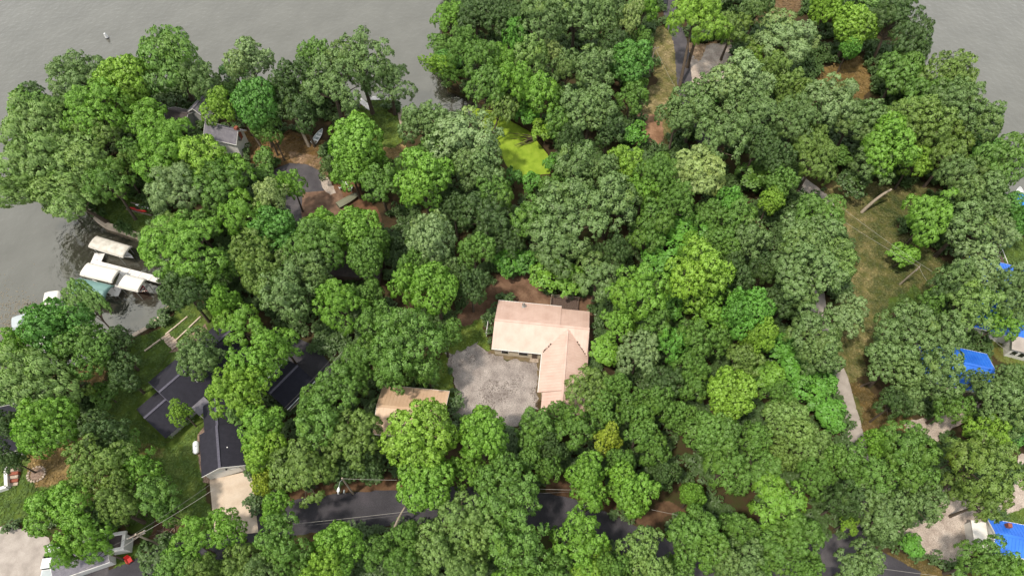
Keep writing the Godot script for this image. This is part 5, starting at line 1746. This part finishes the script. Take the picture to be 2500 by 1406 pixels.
	cable(at(690, 1289, 7.6), at(1070, 1246, 7.6), 0.25, "grey overhead wire along the dark road, lower of two", "wire_dark")
	cable(at(1300, 1193, 8.0), at(1400, 1196, 8.0), 0.1, "short overhead wire above the road bend")
	cable(at(1300, 1205, 8.0), at(1400, 1200, 8.0), 0.1, "lower short overhead wire above the road bend", "wire_dark")
	cable(at(1590, 1244, 7.0), at(1680, 1262, 7.0), 0.1, "overhead wire above the reddish verge")
	cable(p3t + Vector3(0.2, -0.4, 0), at(1655, 222, 7.5), 0.3, "overhead wire from the upper pole across the grass strip")
	cable(p3t + Vector3(-0.3, -0.4, 0), at(1668, 200, 7.8), 0.3, "dark overhead wire from the upper pole across the grass strip", "wire_dark")
	cable(at(1345, 378, 6.0), at(1425, 318, 7.0), 0.2, "overhead wire above the pond trees", "wire_dark")
	cable(at(2130, 1385, 5.0), at(2290, 1406, 5.0), 0.1, "overhead wire above the lower right lawn")
	# bare and leaning trunks
	leaning_trunk([657, 390], [604, 308], 7.0, 0.2, 0.32, "bark", "dark leaning trunk in the brown yard beside the white gabled house")
	leaning_trunk([695, 392], [672, 345], 6.0, 0.1, 0.18, "bark", "slim leaning trunk in the brown yard")
	leaning_trunk([754, 358], [715, 280], 7.0, 0.3, 0.36, "bark_pale", "pale leaning trunk in the brown yard below the dark oaks")
	leaning_trunk([2104, 518], [2178, 462], 5.0, 1.2, 0.36, "bark_pale", "pale bowed trunk leaning over the brown lawn", 0)
	leaning_trunk([1660, 212], [1690, 60], 11.0, 0.0, 0.42, "bark", "tall dark leaning trunk crossing the old asphalt lane", 0)
	leaning_trunk([955, 1308], [988, 1238], 6.5, 0.6, 0.22, "bark_pale", "pale crooked trunk leaning over the dark road", 0)
	leaning_trunk([352, 1276], [318, 1262], 3.0, 0.2, 0.35, "bark", "stout trunk beside the brush pile on the lower lawn")
	leaning_trunk([2100, 944], [2140, 930], 2.0, 0.3, 0.2, "bark", "dark log leaning at the edge of the brown lawn", 0)
	# fallen branches in the pond
	o = thing("dead_branch", "bare grey branches fallen into the duckweed pond", "branch", at(1262, 350, WATER_Y))
	for k in 9:
		m = MB.new()
		var s := Vector3(5.0, 0.3, -1.5)
		var e := Vector3(rng.randf_range(-3.5, 1.0), rng.randf_range(0.1, 1.3), rng.randf_range(-2.2, 2.4))
		m.tube([s, s.lerp(e, 0.5) + ball(rng) * 0.5, e], [0.16, 0.1, 0.03], 5)
		part("branch", m, mats["dark_wood"], o)
	# brush pile
	o = thing("brush_pile", "heap of cut brush at the foot of the utility pole", "brush pile", at(405, 1298))
	for k in 40:
		m = MB.new()
		var c := Vector3(rng.randfn(0, 0.9), 0.15 + absf(rng.randfn(0, 0.25)), rng.randfn(0, 0.9))
		var d := ball(rng) * Vector3(1, 0.15, 1)
		m.tube([c - d * 0.8, c + d * 0.8], [0.06, 0.03], 4)
		part("stick", m, mats["bark_pale" if k % 3 == 0 else "dark_wood"], o)
	# fence rails by the bright maple
	o = thing("rail_fence", "weathered rail fence behind the bright green maple", "fence", Vector3.ZERO)
	for e in [[950, 392, 985, 392], [955, 402, 998, 402], [965, 385, 985, 378]]:
		m = MB.new()
		m.beam(at(e[0], e[1], 0.9), at(e[2], e[3], 0.9), 0.14, 0.14)
		part("rail", m, mats["bark_pale"], o)
		for q in [at(e[0], e[1], 0.9), at(e[2], e[3], 0.9)]:
			m = MB.new()
			m.box(Vector3(q.x, 0.45, q.z), Vector3(0.14, 1.1, 0.14))
			part("post", m, mats["weathered_wood"], o)
	# stones, weeds and dead leaves lying on the gravel court
	m = MB.new()
	var court := flat([[1090, 868], [1165, 838], [1205, 866], [1312, 885], [1312, 1000], [1262, 1040], [1110, 1010], [1118, 960]])
	var patch := noise(31, 0.16, 3)
	for k in 5200:
		var q := at(rng.randf_range(1085, 1320), rng.randf_range(836, 1046))
		if not Geometry2D.is_point_in_polygon(Vector2(q.x, q.z), court) or patch.get_noise_2d(q.x, q.z) < 0.08: continue
		m.box(Vector3(q.x, 0.028, q.z), Vector3(rng.randf_range(0.06, 0.24), 0.03, rng.randf_range(0.05, 0.16)), rng.randf() * TAU)
	single("court_litter", m, surface("litter", Color8(92, 82, 76), Color8(112, 102, 96), Color8(130, 120, 112), 2.0), "dark stones, dead leaves and weeds scattered on the gravel court", "litter", "", "stuff")
	# garden plants along the lake house
	for q in [[418, 1062], [426, 1052], [436, 1046], [446, 1036], [456, 1030], [466, 1024]]:
		m = MB.new()
		o = thing("garden_plant", "leafy hosta clump in the bed below the lake house roof", "plant", at(q[0], q[1]), rng.randf() * TAU, "hosta clumps in the mulch bed")
		var L := Leaves.new()
		for k in 40:
			var e := ball(rng)
			e.y = absf(e.y) * 0.6
			L.leaf(e * 0.5, (e + Vector3(0, -0.1, 0)).normalized(), (Vector3.UP + e * 0.5).normalized(), Vector3.UP, 0.4, 0.22, leaf_tone(rng, 0.0))
		part("foliage", L.mesh(), leaf_material("G"), o)

func _ready() -> void:
	rng.seed = 20240
	# camera, sky, sun, exposure
	var cam := Camera3D.new()
	cam.name = "camera"
	add_child(cam)
	cam.position = Vector3(0, CAM_H, 0)
	cam.rotation_degrees = Vector3(-TILT, 0, 0)
	cam.fov = rad_to_deg(2.0 * atan(703.0 / LENS))
	cam.far = 4000.0
	cam.current = true
	var sky := ProceduralSkyMaterial.new()
	sky.sky_top_color = Color8(212, 215, 219)
	sky.sky_horizon_color = Color8(226, 227, 228)
	sky.sky_curve = 0.2
	sky.ground_bottom_color = Color8(110, 112, 104)
	sky.ground_horizon_color = Color8(200, 204, 206)
	sky.sun_angle_max = 4.0
	sky.energy_multiplier = 1.2
	var env := Environment.new()
	env.background_mode = Environment.BG_SKY
	env.sky = Sky.new()
	env.sky.sky_material = sky
	env.tonemap_mode = Environment.TONE_MAPPER_LINEAR
	env.tonemap_exposure = 1.55
	env.sdfgi_enabled = true
	env.ssao_enabled = true
	env.ssil_enabled = true
	var we := WorldEnvironment.new()
	we.name = "environment"
	we.environment = env
	add_child(we)
	var sun := DirectionalLight3D.new()
	sun.name = "sun"
	sun.light_color = Color(1.0, 0.96, 0.9)
	sun.light_energy = 0.8
	sun.light_angular_distance = 4.0
	sun.shadow_enabled = true
	add_child(sun)
	sun.look_at_from_position(Vector3(-38, 100, 28), Vector3.ZERO)

	for q in [["the pink roofed house", 1330, 850, 9.0], ["the tan roofed garage", 1000, 995, 6.0], ["the duckweed pond", 1285, 370, 5.0], ["the dark roofed lake house", 440, 950, 8.0], ["the navy roofed garage", 700, 950, 5.0], ["the tan driveway", 570, 1230, 5.0], ["the boat dock", 300, 670, 6.0], ["the stone seawall", 250, 540, 5.0], ["the loop drive", 725, 440, 5.0], ["the olive covered boat", 850, 493, 2.0], ["the blue roofed garage", 2470, 1310, 6.0], ["the hidden blue roofed house", 2320, 895, 7.0], ["the blue roofed lake house", 2450, 710, 8.0], ["the street lamp", 860, 1200, 6.0], ["the dark road bend", 1430, 1270, 8.0], ["the open brown lawn", 2160, 620, 9.0], ["the concrete lane", 2070, 1000, 5.0], ["the gravel drive", 2280, 1050, 5.0], ["the gravel yard", 2300, 1310, 6.0], ["the old asphalt lane", 1665, 130, 5.0], ["the white gabled house on the point", 580, 340, 5.0], ["the grey gabled house on the point", 470, 280, 4.0], ["the house hidden in the middle wood", 850, 610, 7.0], ["the upper lawn pier", 950, 300, 5.0], ["the pickup", 130, 1370, 5.0], ["the fire pit", 88, 1158, 4.0], ["the left shore dock", 100, 860, 5.0], ["the brush pile", 405, 1298, 3.0], ["the right lake shore", 2400, 400, 10.0], ["the left lake shore", 60, 380, 10.0], ["the upper lake shore", 760, 200, 9.0], ["the brown clearing by the right shore", 2060, 190, 7.0], ["the upper pole", 1583, 188, 5.0], ["the quad bike", 1556, 297, 4.0], ["the lower road", 1700, 1385, 9.0], ["the road below the driveway", 640, 1290, 8.0]]:
		land_marks.append([q[0], at(q[1], q[2]), q[3]])
	materials()
	build_ground()
	print("ground ", Time.get_ticks_msec())
	build_paving()
	build_houses()
	build_waterside()
	build_yard()
	print("built ", Time.get_ticks_msec())
	build_trees()
	build_grass()
	print("trees ", TREES.size(), " ms ", Time.get_ticks_msec())
